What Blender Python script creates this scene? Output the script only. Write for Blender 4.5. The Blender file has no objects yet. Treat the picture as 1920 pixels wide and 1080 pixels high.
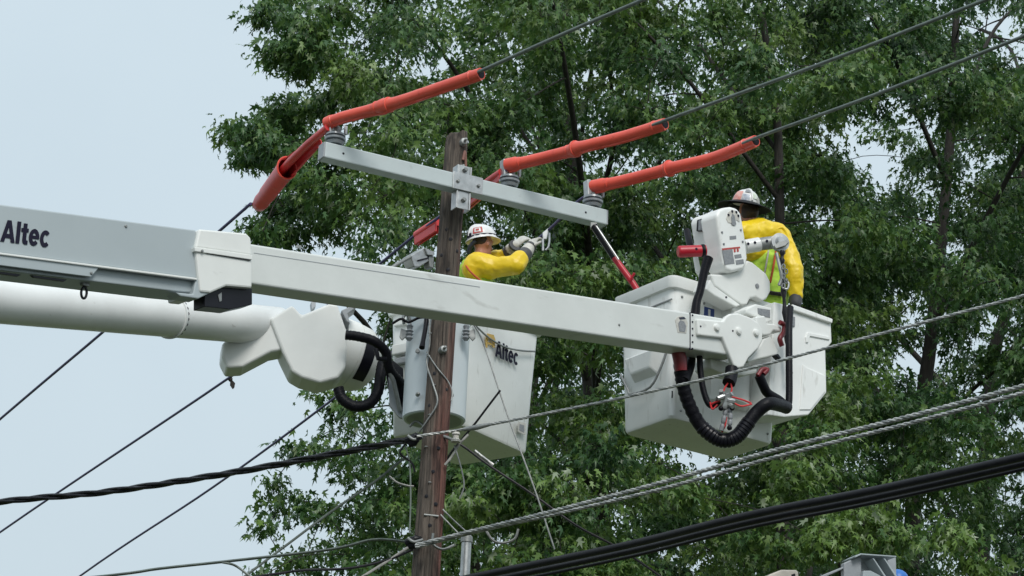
import bpy, bmesh, math, random
import numpy as np
from mathutils import Vector, Matrix

random.seed(11)
RNG = np.random.default_rng(5)
S = bpy.context.scene
COL = S.collection
R = math.radians

# ------------------------------------------------------------------ camera
PITCH, ROLL, FPX = R(20), R(2.4), 5375.0
CAM = Vector((0, 0, 1.6))
FWD = Vector((0, math.cos(PITCH), math.sin(PITCH)))
_u0 = Vector((1, 0, 0)).cross(FWD)
RGT = Vector((1, 0, 0)) * math.cos(ROLL) + _u0 * math.sin(ROLL)
UPV = _u0 * math.cos(ROLL) - Vector((1, 0, 0)) * math.sin(ROLL)
cam = bpy.data.cameras.new('camera')
cam.lens = FPX / 1920 * 36
cam.clip_start, cam.clip_end = 0.5, 5000
co = bpy.data.objects.new('camera', cam)
COL.objects.link(co)
m3 = Matrix((RGT, UPV, -FWD)).transposed()
co.matrix_world = Matrix.Translation(CAM) @ m3.to_4x4()
S.camera = co

# ------------------------------------------------------------------ sky, sun, exposure
SUN_EL, SUN_AZ = R(43), R(166)          # azimuth clockwise from +Y: the bright part of the cloud is behind the camera
world = bpy.data.worlds.new('World')
S.world = world
world.use_nodes = True
nt = world.node_tree
bg = nt.nodes['Background']
sky = nt.nodes.new('ShaderNodeTexSky')
sky.sky_type = 'NISHITA'
sky.sun_disc = False
sky.sun_elevation = SUN_EL
sky.sun_rotation = SUN_AZ
sky.air_density, sky.dust_density = 1.5, 3.0
tc = nt.nodes.new('ShaderNodeTexCoord')
nz = nt.nodes.new('ShaderNodeTexNoise')
nz.inputs['Scale'].default_value = 5.0
nz.inputs['Detail'].default_value = 5.0
nz.inputs['Roughness'].default_value = 0.55
nt.links.new(tc.outputs['Generated'], nz.inputs['Vector'])
cr = nt.nodes.new('ShaderNodeValToRGB')
cr.color_ramp.elements[0].position = 0.3
cr.color_ramp.elements[0].color = (3.60, 4.28, 4.72, 1)
cr.color_ramp.elements[1].position = 0.7
cr.color_ramp.elements[1].color = (3.86, 4.54, 4.95, 1)
nt.links.new(nz.outputs['Fac'], cr.inputs['Fac'])
mx = nt.nodes.new('ShaderNodeMix')
mx.data_type = 'RGBA'
mx.inputs['Factor'].default_value = 0.93
nt.links.new(sky.outputs['Color'], mx.inputs['A'])
# an overcast sky grows brighter towards the zenith
sx = nt.nodes.new('ShaderNodeSeparateXYZ')
nt.links.new(tc.outputs['Generated'], sx.inputs['Vector'])
mz = nt.nodes.new('ShaderNodeMath')
mz.operation = 'MULTIPLY_ADD'
mz.use_clamp = False
mclamp = nt.nodes.new('ShaderNodeMath')
mclamp.operation = 'MAXIMUM'
mclamp.inputs[1].default_value = 0.0
nt.links.new(sx.outputs['Z'], mclamp.inputs[0])
nt.links.new(mclamp.outputs[0], mz.inputs[0])
mz.inputs[1].default_value = 0.6
mz.inputs[2].default_value = 1.0
vm = nt.nodes.new('ShaderNodeVectorMath')
vm.operation = 'SCALE'
nt.links.new(cr.outputs['Color'], vm.inputs[0])
nt.links.new(mz.outputs[0], vm.inputs['Scale'])
nt.links.new(vm.outputs[0], mx.inputs['B'])
nt.links.new(mx.outputs['Result'], bg.inputs['Color'])
bg.inputs['Strength'].default_value = 0.1

sl = bpy.data.lights.new('sun', 'SUN')
sl.energy = 1.5
sl.angle = R(25)
sl.color = (1.0, 0.97, 0.92)
so = bpy.data.objects.new('sun', sl)
COL.objects.link(so)
sd = Vector((math.sin(SUN_AZ) * math.cos(SUN_EL), math.cos(SUN_AZ) * math.cos(SUN_EL), math.sin(SUN_EL)))
so.rotation_euler = (-sd).to_track_quat('-Z', 'Y').to_euler()
so.location = sd * 60

S.view_settings.view_transform = 'Standard'
S.view_settings.look = 'None'
S.view_settings.exposure = 0.5
S.view_settings.gamma = 1.0
S.view_settings.use_curve_mapping = False
S.cycles.use_denoising = True
S.cycles.max_bounces = 6
S.cycles.transmission_bounces = 3
S.cycles.caustics_reflective = False
S.cycles.caustics_refractive = False

# ------------------------------------------------------------------ rays: pixel of the photograph -> point of the place
def ray(px, py):
    return FWD * FPX + RGT * (px - 960) - UPV * (py - 540)

def W(px, py, Y):
    d = ray(px, py)
    return CAM + d * (Y / d.y)

def WH(px, py, h):
    d = ray(px, py)
    return CAM + d * ((h - CAM.z) / d.z)

class Plane:
    """upright plane through O along horizontal direction u; n points away from the viewer"""
    def __init__(s, O, u):
        s.O = Vector(O)
        s.u = Vector((u[0], u[1], 0)).normalized()
        s.n = Vector((-s.u.y, s.u.x, 0))
        if s.n.y < 0:
            s.n = -s.n
    def P(s, px, py, off=0.0):
        d = ray(px, py)
        o = s.O - s.n * off
        return CAM + d * ((o - CAM).dot(s.n) / d.dot(s.n))
    def poly(s, pts, off=0.0):
        return [s.P(x, y, off) for x, y in pts]

def zp(pts, k, ox, oy):
    return [(ox + x / k, oy + y / k) for x, y in pts]

# ------------------------------------------------------------------ materials
MATS = {}
def mat(name, c1, c2=None, rough=0.6, metal=0.0, scale=6.0, stretch=(1, 1, 1), bump=0.0, bscale=40.0, lo=0.35, hi=0.65, spots=None, coat=0.0, spec=0.5):
    m = bpy.data.materials.new(name)
    m.use_nodes = True
    n = m.node_tree
    b = n.nodes['Principled BSDF']
    b.inputs['Roughness'].default_value = rough
    b.inputs['Metallic'].default_value = metal
    b.inputs['Coat Weight'].default_value = coat
    b.inputs['Specular IOR Level'].default_value = spec
    t = n.nodes.new('ShaderNodeTexCoord')
    mp = n.nodes.new('ShaderNodeMapping')
    mp.inputs['Scale'].default_value = stretch
    n.links.new(t.outputs['Object'], mp.inputs['Vector'])
    if c2 is None:
        c2 = tuple(v * 0.8 for v in c1)
    no = n.nodes.new('ShaderNodeTexNoise')
    no.inputs['Scale'].default_value = scale
    no.inputs['Detail'].default_value = 6
    no.inputs['Roughness'].default_value = 0.62
    n.links.new(mp.outputs['Vector'], no.inputs['Vector'])
    rp = n.nodes.new('ShaderNodeValToRGB')
    rp.color_ramp.elements[0].position = lo
    rp.color_ramp.elements[0].color = (*c2, 1)
    rp.color_ramp.elements[1].position = hi
    rp.color_ramp.elements[1].color = (*c1, 1)
    n.links.new(no.outputs['Fac'], rp.inputs['Fac'])
    out = rp.outputs['Color']
    if spots:                                    # (colour, scale, stretch, threshold, strength): smudges, scuffs, runs
        sc, ssc, sst, th, am = spots
        mp2 = n.nodes.new('ShaderNodeMapping')
        mp2.inputs['Scale'].default_value = sst
        n.links.new(t.outputs['Object'], mp2.inputs['Vector'])
        n2 = n.nodes.new('ShaderNodeTexNoise')
        n2.inputs['Scale'].default_value = ssc
        n2.inputs['Detail'].default_value = 4
        n.links.new(mp2.outputs['Vector'], n2.inputs['Vector'])
        r2 = n.nodes.new('ShaderNodeValToRGB')
        r2.color_ramp.elements[0].position = th
        r2.color_ramp.elements[0].color = (0, 0, 0, 1)
        r2.color_ramp.elements[1].position = min(1, th + 0.1)
        r2.color_ramp.elements[1].color = (am, am, am, 1)
        n.links.new(n2.outputs['Fac'], r2.inputs['Fac'])
        mi = n.nodes.new('ShaderNodeMix')
        mi.data_type = 'RGBA'
        n.links.new(r2.outputs['Color'], mi.inputs['Factor'])
        n.links.new(out, mi.inputs['A'])
        mi.inputs['B'].default_value = (*sc, 1)
        out = mi.outputs['Result']
    n.links.new(out, b.inputs['Base Color'])
    if bump:
        n3 = n.nodes.new('ShaderNodeTexNoise')
        n3.inputs['Scale'].default_value = bscale
        n3.inputs['Detail'].default_value = 4
        n.links.new(mp.outputs['Vector'], n3.inputs['Vector'])
        bp = n.nodes.new('ShaderNodeBump')
        bp.inputs['Strength'].default_value = bump
        bp.inputs['Distance'].default_value = 0.02
        n.links.new(n3.outputs['Fac'], bp.inputs['Height'])
        n.links.new(bp.outputs['Normal'], b.inputs['Normal'])
    MATS[name] = m
    return m

mat('fibre_white', (.69, .71, .69), (.62, .64, .62), rough=.42, scale=1.6, spots=((.40, .40, .37), 1.6, (1.6, 1.6, 5), .64, .5), bump=.05, bscale=14)
mat('steel_grey', (.41, .46, .48), (.38, .43, .45), rough=.45, scale=1.2, spots=((.26, .28, .28), 2.5, (1, 1, 6), .7, .3))
mat('cover_white', (.80, .81, .785), (.73, .74, .715), rough=.45, scale=2.0, spots=((.40, .40, .37), 4.0, (1, 1, 2), .68, .4))
mat('bucket_white', (.87, .88, .865), (.80, .81, .79), rough=.38, scale=2.2, spots=((.48, .47, .43), 5.0, (4, 4, .9), .62, .5))
mat('tube_white', (.80, .81, .80), (.72, .73, .72), rough=.4, scale=2.0, spots=((.36, .35, .33), 4.0, (2, 2, 5), .69, .5))
mat('black_rubber', (.005, .005, .008), (.008, .008, .011), rough=.42, spec=.16, scale=20, bump=.2, bscale=60)
mat('black_plastic', (.007, .007, .011), (.010, .010, .015), rough=.3, spec=.25, scale=10)
mat('steel_bright', (.52, .53, .53), (.38, .39, .39), rough=.38, metal=.75, scale=14)
mat('steel_dull', (.34, .35, .34), (.22, .23, .23), rough=.5, metal=.5, scale=18)
mat('arm_grey', (.52, .585, .595), (.47, .53, .54), rough=.5, scale=3, spots=((.34, .38, .38), 6.0, (3, 3, 3), .66, .35))
mat('porcelain_grey', (.27, .29, .31), (.20, .22, .24), rough=.25, scale=12, coat=.3)
mat('orange_rubber', (.80, .105, .065), (.70, .08, .05), rough=.34, scale=5, spots=((.40, .05, .04), 8.0, (2, 2, 2), .64, .5))
mat('red_rubber', (.68, .045, .045), (.56, .03, .035), rough=.36, scale=5, spots=((.62, .13, .11), 7.0, (2, 2, 2), .66, .5))
mat('red_paint', (.52, .012, .03), (.42, .01, .025), rough=.35, scale=5)
mat('yellow_rubber', (.84, .61, .014), (.76, .52, .012), rough=.42, scale=7, bump=.12, bscale=7)
mat('lime_vest', (.44, .68, .06), (.36, .58, .05), rough=.7, scale=10, bump=.3, bscale=22)
mat('vest_orange', (.62, .11, .04), None, rough=.7)
mat('cedar_strip', (.30, .15, .12), (.22, .11, .09), rough=.8)
mat('skin', (.46, .22, .15), (.40, .17, .12), rough=.5, scale=14)
mat('hair_dark', (.025, .017, .013), (.04, .028, .02), rough=.6, scale=60, stretch=(4, 4, .6))
mat('cloth_navy', (.035, .045, .07), (.025, .03, .05), rough=.8, scale=20, bump=.3)
mat('glove_leather', (.62, .60, .55), (.44, .43, .40), rough=.6, scale=12, bump=.25, bscale=30)
mat('glove_leather2', (.36, .35, .33), (.22, .22, .21), rough=.6, scale=20)
mat('glove_dark', (.05, .05, .055), (.08, .08, .085), rough=.6, scale=14)
mat('hat_white', (.78, .78, .77), (.70, .70, .69), rough=.3, scale=6, coat=.3)
mat('brim_black', (.006, .006, .008), (.01, .01, .012), rough=.6, spec=.2, scale=10)
mat('decal_dark', (.016, .015, .032), (.02, .019, .036), rough=.75, spec=.12)
mat('decal_grey', (.19, .20, .22), (.28, .29, .30), rough=.5, scale=60)
mat('decal_red', (.50, .07, .06), None, rough=.5)
mat('decal_blue', (.04, .08, .28), None, rough=.5)
mat('decal_yellow', (.70, .45, .10), None, rough=.5)
mat('sticker_pink', (.72, .27, .22), (.78, .5, .45), rough=.4, scale=30)
mat('sticker_slate', (.30, .36, .46), (.55, .57, .6), rough=.4, scale=40)
mat('sticker_sage', (.5, .58, .42), (.75, .77, .74), rough=.4, scale=40)
mat('decal_green', (.25, .5, .15), None, rough=.5)
mat('conductor', (.10, .105, .12), (.06, .062, .075), rough=.5, metal=.3, scale=9)
mat('wire_purple', (.055, .042, .15), (.04, .03, .11), rough=.5, scale=9)
mat('wire_green', (.16, .19, .17), (.10, .12, .11), rough=.45, metal=.3, scale=9)
mat('wire_silver', (.60, .60, .58), (.40, .40, .39), rough=.45, metal=.4, scale=25)
mat('cable_black', (.008, .008, .011), (.014, .014, .017), rough=.36, spec=.25, scale=12)
mat('red_dark', (.20, .012, .018), (.14, .01, .014), rough=.4, scale=8)
mat('tank_grey', (.62, .68, .71), (.57, .63, .66), rough=.35, scale=2, spots=((.38, .42, .44), 5, (2, 2, 5), .68, .4))
mat('blue_cap', (.02, .16, .55), None, rough=.4)
mat('primer_grey', (.36, .38, .40), (.30, .32, .34), rough=.5, scale=6)
mat('cream_plastic', (.66, .60, .52), None, rough=.5)
mat('bark', (.036, .031, .027), (.017, .015, .013), rough=.9, scale=9, stretch=(3, 3, .7), bump=.8, bscale=14)
mat('grass', (.06, .09, .03), (.09, .10, .04), rough=.9, scale=2)
mat('asphalt', (.05, .05, .05), (.06, .06, .06), rough=.9, scale=8)

_t, _l = W(857, 252, 23.3), W(798, 1080, 23.3)
POLE_LEAN = (_t.x - _l.x) / (_t.z - _l.z)
def wood_material():
    m = mat('pole_wood', (.175, .142, .116), (.034, .027, .023), rough=.9, scale=9, stretch=(6, 6, .30), lo=.34, hi=.68, bump=1.0, bscale=14, spots=((.022, .018, .016), 4.0, (3.5, 3.5, .9), .56, .7))
    n = m.node_tree
    b = n.nodes['Principled BSDF']
    src = b.inputs['Base Color'].links[0].from_socket
    t = [x for x in n.nodes if x.type == 'TEX_COORD'][0]
    # weathered grey head, preservative-red streaks down one side: colours of the timber itself
    no = n.nodes.new('ShaderNodeTexNoise')
    no.inputs['Scale'].default_value = 2.2
    no.inputs['Detail'].default_value = 5
    mp = n.nodes.new('ShaderNodeMapping')
    mp.inputs['Scale'].default_value = (2.2, 2.2, .3)
    n.links.new(t.outputs['Object'], mp.inputs['Vector'])
    n.links.new(mp.outputs['Vector'], no.inputs['Vector'])
    sp = n.nodes.new('ShaderNodeSeparateXYZ')
    n.links.new(t.outputs['Object'], sp.inputs['Vector'])
    ma = n.nodes.new('ShaderNodeMath')
    ma.operation = 'MULTIPLY_ADD'
    le = n.nodes.new('ShaderNodeMath')          # follow the lean of the pole
    le.operation = 'MULTIPLY_ADD'
    n.links.new(sp.outputs['Z'], le.inputs[0])
    le.inputs[1].default_value = -POLE_LEAN
    n.links.new(sp.outputs['X'], le.inputs[2])
    n.links.new(le.outputs[0], ma.inputs[0])
    ma.inputs[1].default_value = 2.6
    n.links.new(no.outputs['Fac'], ma.inputs[2])
    rp = n.nodes.new('ShaderNodeValToRGB')
    rp.color_ramp.elements[0].position = .62
    rp.color_ramp.elements[0].color = (0, 0, 0, 1)
    rp.color_ramp.elements[1].position = .86
    rp.color_ramp.elements[1].color = (.8, .8, .8, 1)
    n.links.new(ma.outputs[0], rp.inputs['Fac'])
    mi = n.nodes.new('ShaderNodeMix')
    mi.data_type = 'RGBA'
    mi.blend_type = 'MULTIPLY'
    n.links.new(rp.outputs['Color'], mi.inputs['Factor'])
    n.links.new(src, mi.inputs['A'])
    mi.inputs['B'].default_value = (1.5, .72, .70, 1)
    n.links.new(mi.outputs['Result'], b.inputs['Base Color'])
wood_material()

def leaf_material():
    m = bpy.data.materials.new('leaf')
    m.use_nodes = True
    n = m.node_tree
    b = n.nodes['Principled BSDF']
    at = n.nodes.new('ShaderNodeAttribute')
    at.attribute_name = 'tint'
    rp = n.nodes.new('ShaderNodeValToRGB')
    e = rp.color_ramp.elements
    e[0].position = 0.0
    e[0].color = (.026, .072, .027, 1)
    e[1].position = 1.0
    e[1].color = (.30, .36, .24, 1)
    for p, c in ((.35, (.066, .146, .038, 1)), (.60, (.125, .212, .045, 1)), (.80, (.15, .25, .045, 1)), (.90, (.20, .28, .11, 1))):
        k = e.new(p)
        k.color = c
    n.links.new(at.outputs['Fac'], rp.inputs['Fac'])
    n.links.new(rp.outputs['Color'], b.inputs['Base Color'])
    b.inputs['Roughness'].default_value = .42
    tr = n.nodes.new('ShaderNodeBsdfTranslucent')
    n.links.new(rp.outputs['Color'], tr.inputs['Color'])
    mxs = n.nodes.new('ShaderNodeMixShader')
    mxs.inputs[0].default_value = .33
    n.links.new(b.outputs[0], mxs.inputs[1])
    n.links.new(tr.outputs[0], mxs.inputs[2])
    n.links.new(mxs.outputs[0], n.nodes['Material Output'].inputs['Surface'])
    MATS['leaf'] = m
leaf_material()

# ------------------------------------------------------------------ mesh helpers
def frame_of(t):
    t = t.normalized()
    a = Vector((0, 0, 1)) if abs(t.z) < .9 else Vector((1, 0, 0))
    x = t.cross(a).normalized()
    return x, t.cross(x).normalized()

def catmull(pts, n=6):
    pts = [Vector(p) for p in pts]
    if len(pts) < 3:
        return pts
    P = [pts[0] * 2 - pts[1]] + pts + [pts[-1] * 2 - pts[-2]]
    out = []
    for i in range(1, len(P) - 2):
        for k in range(n):
            t = k / n
            a, b, c, d = P[i - 1], P[i], P[i + 1], P[i + 2]
            out.append(.5 * ((2 * b) + (c - a) * t + (2 * a - 5 * b + 4 * c - d) * t * t + (3 * b - a - 3 * c + d) * t ** 3))
    out.append(pts[-1])
    return out

class MB:
    def __init__(s):
        s.v, s.f = [], []
    def add(s, v, f):
        o = len(s.v)
        s.v += [Vector(p) for p in v]
        s.f += [tuple(i + o for i in q) for q in f]
        return s
    def prism(s, poly, ext):
        n = len(poly)
        ext = Vector(ext)
        v = [Vector(p) for p in poly] + [Vector(p) + ext for p in poly]
        f = [tuple(range(n)), tuple(range(2 * n - 1, n - 1, -1))]
        f += [(i, i + n, (i + 1) % n + n, (i + 1) % n) for i in range(n)]
        return s.add(v, f)
    def box(s, c, x, y, z):
        """centre and three half-extent vectors"""
        c, x, y, z = map(Vector, (c, x, y, z))
        v = [c + x * i + y * j + z * k for k in (-1, 1) for i, j in ((-1, -1), (1, -1), (1, 1), (-1, 1))]
        return s.add(v, [(3, 2, 1, 0), (4, 5, 6, 7), (0, 1, 5, 4), (1, 2, 6, 5), (2, 3, 7, 6), (3, 0, 4, 7)])
    def tube(s, pts, r, seg=8, cap=True, flat=1.0):
        pts = [Vector(p) for p in pts]
        n = len(pts)
        rr = r if isinstance(r, (list, tuple)) else [r] * n
        t0 = pts[1] - pts[0]
        x, y = frame_of(t0)
        v = []
        for i, p in enumerate(pts):
            t = (pts[min(i + 1, n - 1)] - pts[max(i - 1, 0)]).normalized()
            x = (x - t * x.dot(t)).normalized()
            y = t.cross(x)
            for k in range(seg):
                a = 2 * math.pi * k / seg
                v.append(p + (x * math.cos(a) + y * math.sin(a) * flat) * rr[i])
        f = [(i * seg + k, i * seg + (k + 1) % seg, (i + 1) * seg + (k + 1) % seg, (i + 1) * seg + k) for i in range(n - 1) for k in range(seg)]
        if cap:
            f += [tuple(range(seg - 1, -1, -1)), tuple(range((n - 1) * seg, n * seg))]
        return s.add(v, f)
    def rings(s, rs, cap0=True, cap1=True):
        n = len(rs[0])
        v = [p for r_ in rs for p in r_]
        f = [(i * n + k, i * n + (k + 1) % n, (i + 1) * n + (k + 1) % n, (i + 1) * n + k) for i in range(len(rs) - 1) for k in range(n)]
        if cap0:
            f.append(tuple(range(n - 1, -1, -1)))
        if cap1:
            f.append(tuple(range((len(rs) - 1) * n, len(rs) * n)))
        return s.add(v, f)
    def lathe(s, o, axis, prof, seg=20):
        """profile of (distance along axis, radius)"""
        o = Vector(o)
        t = Vector(axis).normalized()
        x, y = frame_of(t)
        rs = [[o + t * d + (x * math.cos(2 * math.pi * k / seg) + y * math.sin(2 * math.pi * k / seg)) * max(r, 1e-4) for k in range(seg)] for d, r in prof]
        return s.rings(rs)
    def ell(s, c, x, y, z, seg=12, rng=8):
        c, x, y, z = map(Vector, (c, x, y, z))
        rs = []
        for i in range(rng + 1):
            a = math.pi * i / rng
            rs.append([c - z * math.cos(a) + (x * math.cos(2 * math.pi * k / seg) + y * math.sin(2 * math.pi * k / seg)) * max(math.sin(a), .004) for k in range(seg)])
        return s.rings(rs)
    def capsule(s, a, b, ra, rb, seg=12):
        a, b = Vector(a), Vector(b)
        L = (b - a).length
        pr = [(-ra * math.cos(q), ra * math.sin(q)) for q in [math.pi / 2 * i / 4 for i in range(5)]]
        pr += [(L + rb * math.sin(q), rb * math.cos(q)) for q in [math.pi / 2 * i / 4 for i in range(5)]]
        return s.lathe(a, b - a, pr, seg)
    def build(s, name, mt, parent=None, bevel=0.0, smooth=None, seg=2, origin=None):
        root = parent
        off = Vector((0, 0, 0))
        if root is not None:
            while root is not None:
                off += root.location
                root = root.parent
        elif origin is not None:
            off = Vector(origin)
        else:
            lo = Vector((min(p[i] for p in s.v) for i in range(3)))
            hi = Vector((max(p[i] for p in s.v) for i in range(3)))
            off = Vector(((lo.x + hi.x) / 2, (lo.y + hi.y) / 2, lo.z))
        me = bpy.data.meshes.new(name)
        me.from_pydata([tuple(p - off) for p in s.v], [], s.f)
        bm = bmesh.new()
        bm.from_mesh(me)
        bmesh.ops.recalc_face_normals(bm, faces=bm.faces)
        bm.to_mesh(me)
        bm.free()
        me.materials.append(MATS[mt])
        if smooth:
            me.shade_smooth()
            me.set_sharp_from_angle(angle=R(smooth))
        o = bpy.data.objects.new(name, me)
        COL.objects.link(o)
        if parent is not None:
            o.parent = parent
        else:
            o.location = off
        if bevel:
            b = o.modifiers.new('bevel', 'BEVEL')
            b.width, b.segments, b.limit_method, b.angle_limit = bevel, seg, 'ANGLE', R(28)
            b.use_clamp_overlap = True
        return o

def tag(o, label=None, cat=None, group=None, kind=None):
    for k, v in (('label', label), ('category', cat), ('group', group), ('kind', kind)):
        if v:
            o[k] = v
    return o

def thing(name, label, cat, loc, group=None):
    o = bpy.data.objects.new(name, None)
    COL.objects.link(o)
    o.location = loc
    o.empty_display_size = .1
    return tag(o, label, cat, group)

def bolt(name, p, axis, r, h, mt, parent, seg=10):
    return MB().lathe(p, axis, [(-.01, r), (h * .6, r), (h, r * .7)], seg).build(name, mt, parent, smooth=40)

def _arc(cx, cy, ox, oy, ix, iy, a0, a1, n=16):
    A_ = [R(a0 + (a1 - a0) * i / n) for i in range(n + 1)]
    return [(cx + ox * math.cos(q), cy + oy * math.sin(q)) for q in A_] + [(cx + ix * math.cos(q), cy + iy * math.sin(q)) for q in A_[::-1]]
GLYPH = {
    'A': (.93, [([(0, 0), (.25, 0), (.465, .70), (.465, 1), (.335, 1)], 0), ([(.93, 0), (.595, 1), (.465, 1), (.465, .70), (.68, 0)], 0), ([(.309, .19), (.621, .19), (.562, .38), (.368, .38)], 0)]),
    'l': (.25, [([(0, 0), (.25, 0), (.25, 1), (0, 1)], 0)]),
    't': (.48, [([(0, .56), (.12, .56), (.12, .18), (.17, .05), (.30, -.01), (.48, 0), (.48, .18), (.40, .18), (.37, .23), (.37, .56), (.48, .56), (.48, .73), (.37, .73), (.37, .95), (.12, .95), (.12, .73), (0, .73)], 0)]),
    'e': (.68, [(_arc(.34, .37, .34, .39, .115, .20, 0, 322), 0), ([(.23, .31), (.67, .31), (.67, .45), (.23, .45)], .0008)]),
    'c': (.66, [(_arc(.34, .37, .34, .39, .115, .20, 42, 318), 0)]),
}
def letters(text, origin, u, v, n, height, width, mt, parent, gap=.05):
    """flat print: one thin mesh for each character; width is that of the whole word"""
    tot = sum(GLYPH[c_][0] for c_ in text) + gap * (len(text) - 1)
    x = 0.0
    u, v, n = Vector(u), Vector(v), Vector(n)
    for ch in text:
        w, polys = GLYPH[ch]
        mb_ = MB()
        for pl, off in polys:
            mb_.prism([Vector(origin) + u * ((x + q[0]) / tot * width) + v * (q[1] * height) - n * (.003 + off) for q in pl], n * .002)
        mb_.build('letter', mt, parent)
        x += w + gap

UP = Vector((0, 0, 1))

# ================================================================== SETTING
g = MB().add([(-2500, -2500, 0), (2500, -2500, 0), (2500, 2500, 0), (-2500, 2500, 0)], [(0, 1, 2, 3)]).build('ground', 'grass', origin=(0, 0, 0))
tag(g, kind='structure')
g = MB().add([(-300, -9, .004), (300, -9, .004), (300, 21.5, .004), (-300, 21.5, .004)], [(0, 1, 2, 3)]).build('road', 'asphalt', origin=(0, 0, 0))
tag(g, kind='structure')

# ================================================================== UTILITY POLE
PY = 23.3
top = W(857, 252, PY)
low = W(798, 1080, PY)
dirp = (top - low).normalized()
base = low - dirp * (low.z / dirp.z)
pole = thing('utility_pole', 'weathered brown wooden utility pole carrying the grey crossarm', 'utility pole', base)
Lp = (top - base).length
rs = []
seg = 72
prng = np.random.default_rng(8)
crack = [(prng.uniform(0, seg), prng.uniform(0, 1), prng.uniform(.05, .3), prng.uniform(.003, .010), prng.uniform(-3, 3)) for _ in range(46)]
for i in range(121):
    q = i / 120
    r_ = .098 + (.160 - .098) * (1 - q)
    if i == 120:
        r_ *= .93
    c = base + dirp * (Lp * q)
    ring = []
    for k in range(seg):
        a_ = 2 * math.pi * k / seg
        rr = r_ * (1 + .018 * math.sin(k * .9 + i * .04) + .010 * math.sin(k * 2.1 + i * .12))
        for ka, q0, ln, dp, tw in crack:                      # drying checks
            w_ = 1 - abs(q - q0) / ln
            if w_ > 0 and abs((k - ka - tw * (q - q0) + seg / 2) % seg - seg / 2) < .6:
                rr -= dp * min(1, w_ * 3)
        ring.append(c + Vector((math.cos(a_) * rr, math.sin(a_) * rr, (.03 * math.cos(a_ - .6) + .012 * math.sin(5 * a_)) if i == 120 else 0)))
    rs.append(ring)
shaft = MB().rings(rs).build('shaft', 'pole_wood', pole, smooth=50)
def on_pole(px, py, out=0.0):
    """point on the pole's front skin"""
    c = W(px, py, PY - .1)
    q = (c.z - base.z) / (top.z - base.z)
    r_ = .160 + (.098 - .160) * q
    ax = base + (top - base) * q
    dx = max(-.99, min(.99, (c.x - ax.x) / r_))
    return W(px, py, ax.y - r_ * math.sqrt(1 - dx * dx) - out)
for px, py, rr in ((866, 268, .036), (861, 318, .034), (827, 657, .034)):
    p = on_pole(px, py)
    MB().lathe(p + Vector((0, .03, 0)), (.35, -1, .05), [(0, rr), (.06, rr), (.075, rr * .8), (.078, .012), (.12, .012), (.125, .004)], 14).build('bolt', 'steel_dull', pole, smooth=40)
MB().tube([on_pole(871, 268, .02), on_pole(878, 266, .09)], .012).build('pin', 'steel_bright', pole, smooth=40)
for px, py in ((845, 448), (829, 478), (840, 505), (812, 884), (838, 430), (856, 470), (815, 700), (836, 730), (806, 760), (822, 840), (800, 930), (817, 945), (806, 985)):
    p = on_pole(px, py)
    MB().lathe(p + Vector((0, .004, 0)), (0, -1, 0), [(0, .018), (.006, .016), (.007, .004)], 10).build('bolt_hole', 'black_plastic', pole, smooth=40)
MB().tube(catmull([on_pole(868, 300, .02), on_pole(872, 285, .03), on_pole(873, 330, .03), on_pole(868, 350, .03)]), .012).build('wood_strip', 'cedar_strip', pole, smooth=50)
MB().tube(catmull([on_pole(803, 560, .012), on_pole(806, 640, .012), on_pole(800, 680, .012), on_pole(812, 720, .02), on_pole(820, 755, .03), on_pole(800, 790, .02), on_pole(786, 810, .02)]), .0075).build('ground_wire', 'steel_dull', pole, smooth=50)
MB().tube(catmull([on_pole(800, 660, .012), on_pole(820, 690, .012), on_pole(840, 715, .02), W(848, 735, PY - .1), W(846, 752, PY - .12)]), .006).build('ground_wire', 'steel_dull', pole, smooth=50)
MB().tube(catmull([on_pole(801, 560, .02), on_pole(799, 605, .02), W(791, 652, PY - .16)], 4), [.02] * 8 + [.026]).build('rubber_lead', 'black_rubber', pole, smooth=50)
MB().tube([on_pole(795, 965, .01), on_pole(822, 968, .01)], .01).build('step_bolt', 'steel_dull', pole, smooth=50)

for px, py in ((806, 625), (803, 668), (814, 722), (806, 778), (799, 838), (806, 905)):
    MB().tube([on_pole(px - 3, py, .004), on_pole(px - 2, py - 1, .016), on_pole(px + 2, py - 1, .016), on_pole(px + 3, py, .004)], .0045, 6).build('staple', 'steel_bright', pole, smooth=50)
MB().box(on_pole(825, 560, .006), (.022, 0, 0), (0, .003, 0), (0, 0, .03)).build('tag_plate', 'steel_bright', pole)
# crossarm ---------------------------------------------------------
ac = W(868, 348, PY - .24)
AH = ac.z
aL, aR = WH(604, 284, AH), WH(1132, 411, AH)
au = (aR - aL).normalized()
an = Vector((-au.y, au.x, 0))
arm = thing('crossarm', 'long grey square fibreglass crossarm bolted across the pole head', 'crossarm', (aL + aR) / 2)
HW, HH = .062, .073
MB().box((aL + aR) / 2, au * ((aR - aL).length / 2), an * HW, UP * HH).build('beam', 'arm_grey', arm, bevel=.012)
for e, sgn in ((aL, -1), (aR, 1)):
    MB().box(e + au * sgn * .004, au * .008, an * (HW - .004), UP * (HH - .004)).build('end_cap', 'primer_grey', arm, bevel=.004)
pa = Plane(ac - an * HW, au)
def at_arm(s, off, z):
    return aL + au * s + an * off + UP * z
sB = (W(870, 350, PY - .24) - aL).dot(au)
mplate = MB().box(at_arm(sB, -HW - .006, 0), au * .145, an * .006, UP * (HH + .006)).build('mounting_plate', 'steel_bright', arm, bevel=.004)
for ds in (-.1, .1):
    bolt('bolt', at_arm(sB + ds, -HW - .012, -.005), -an, .017, .02, 'steel_dull', mplate, 6)
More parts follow.
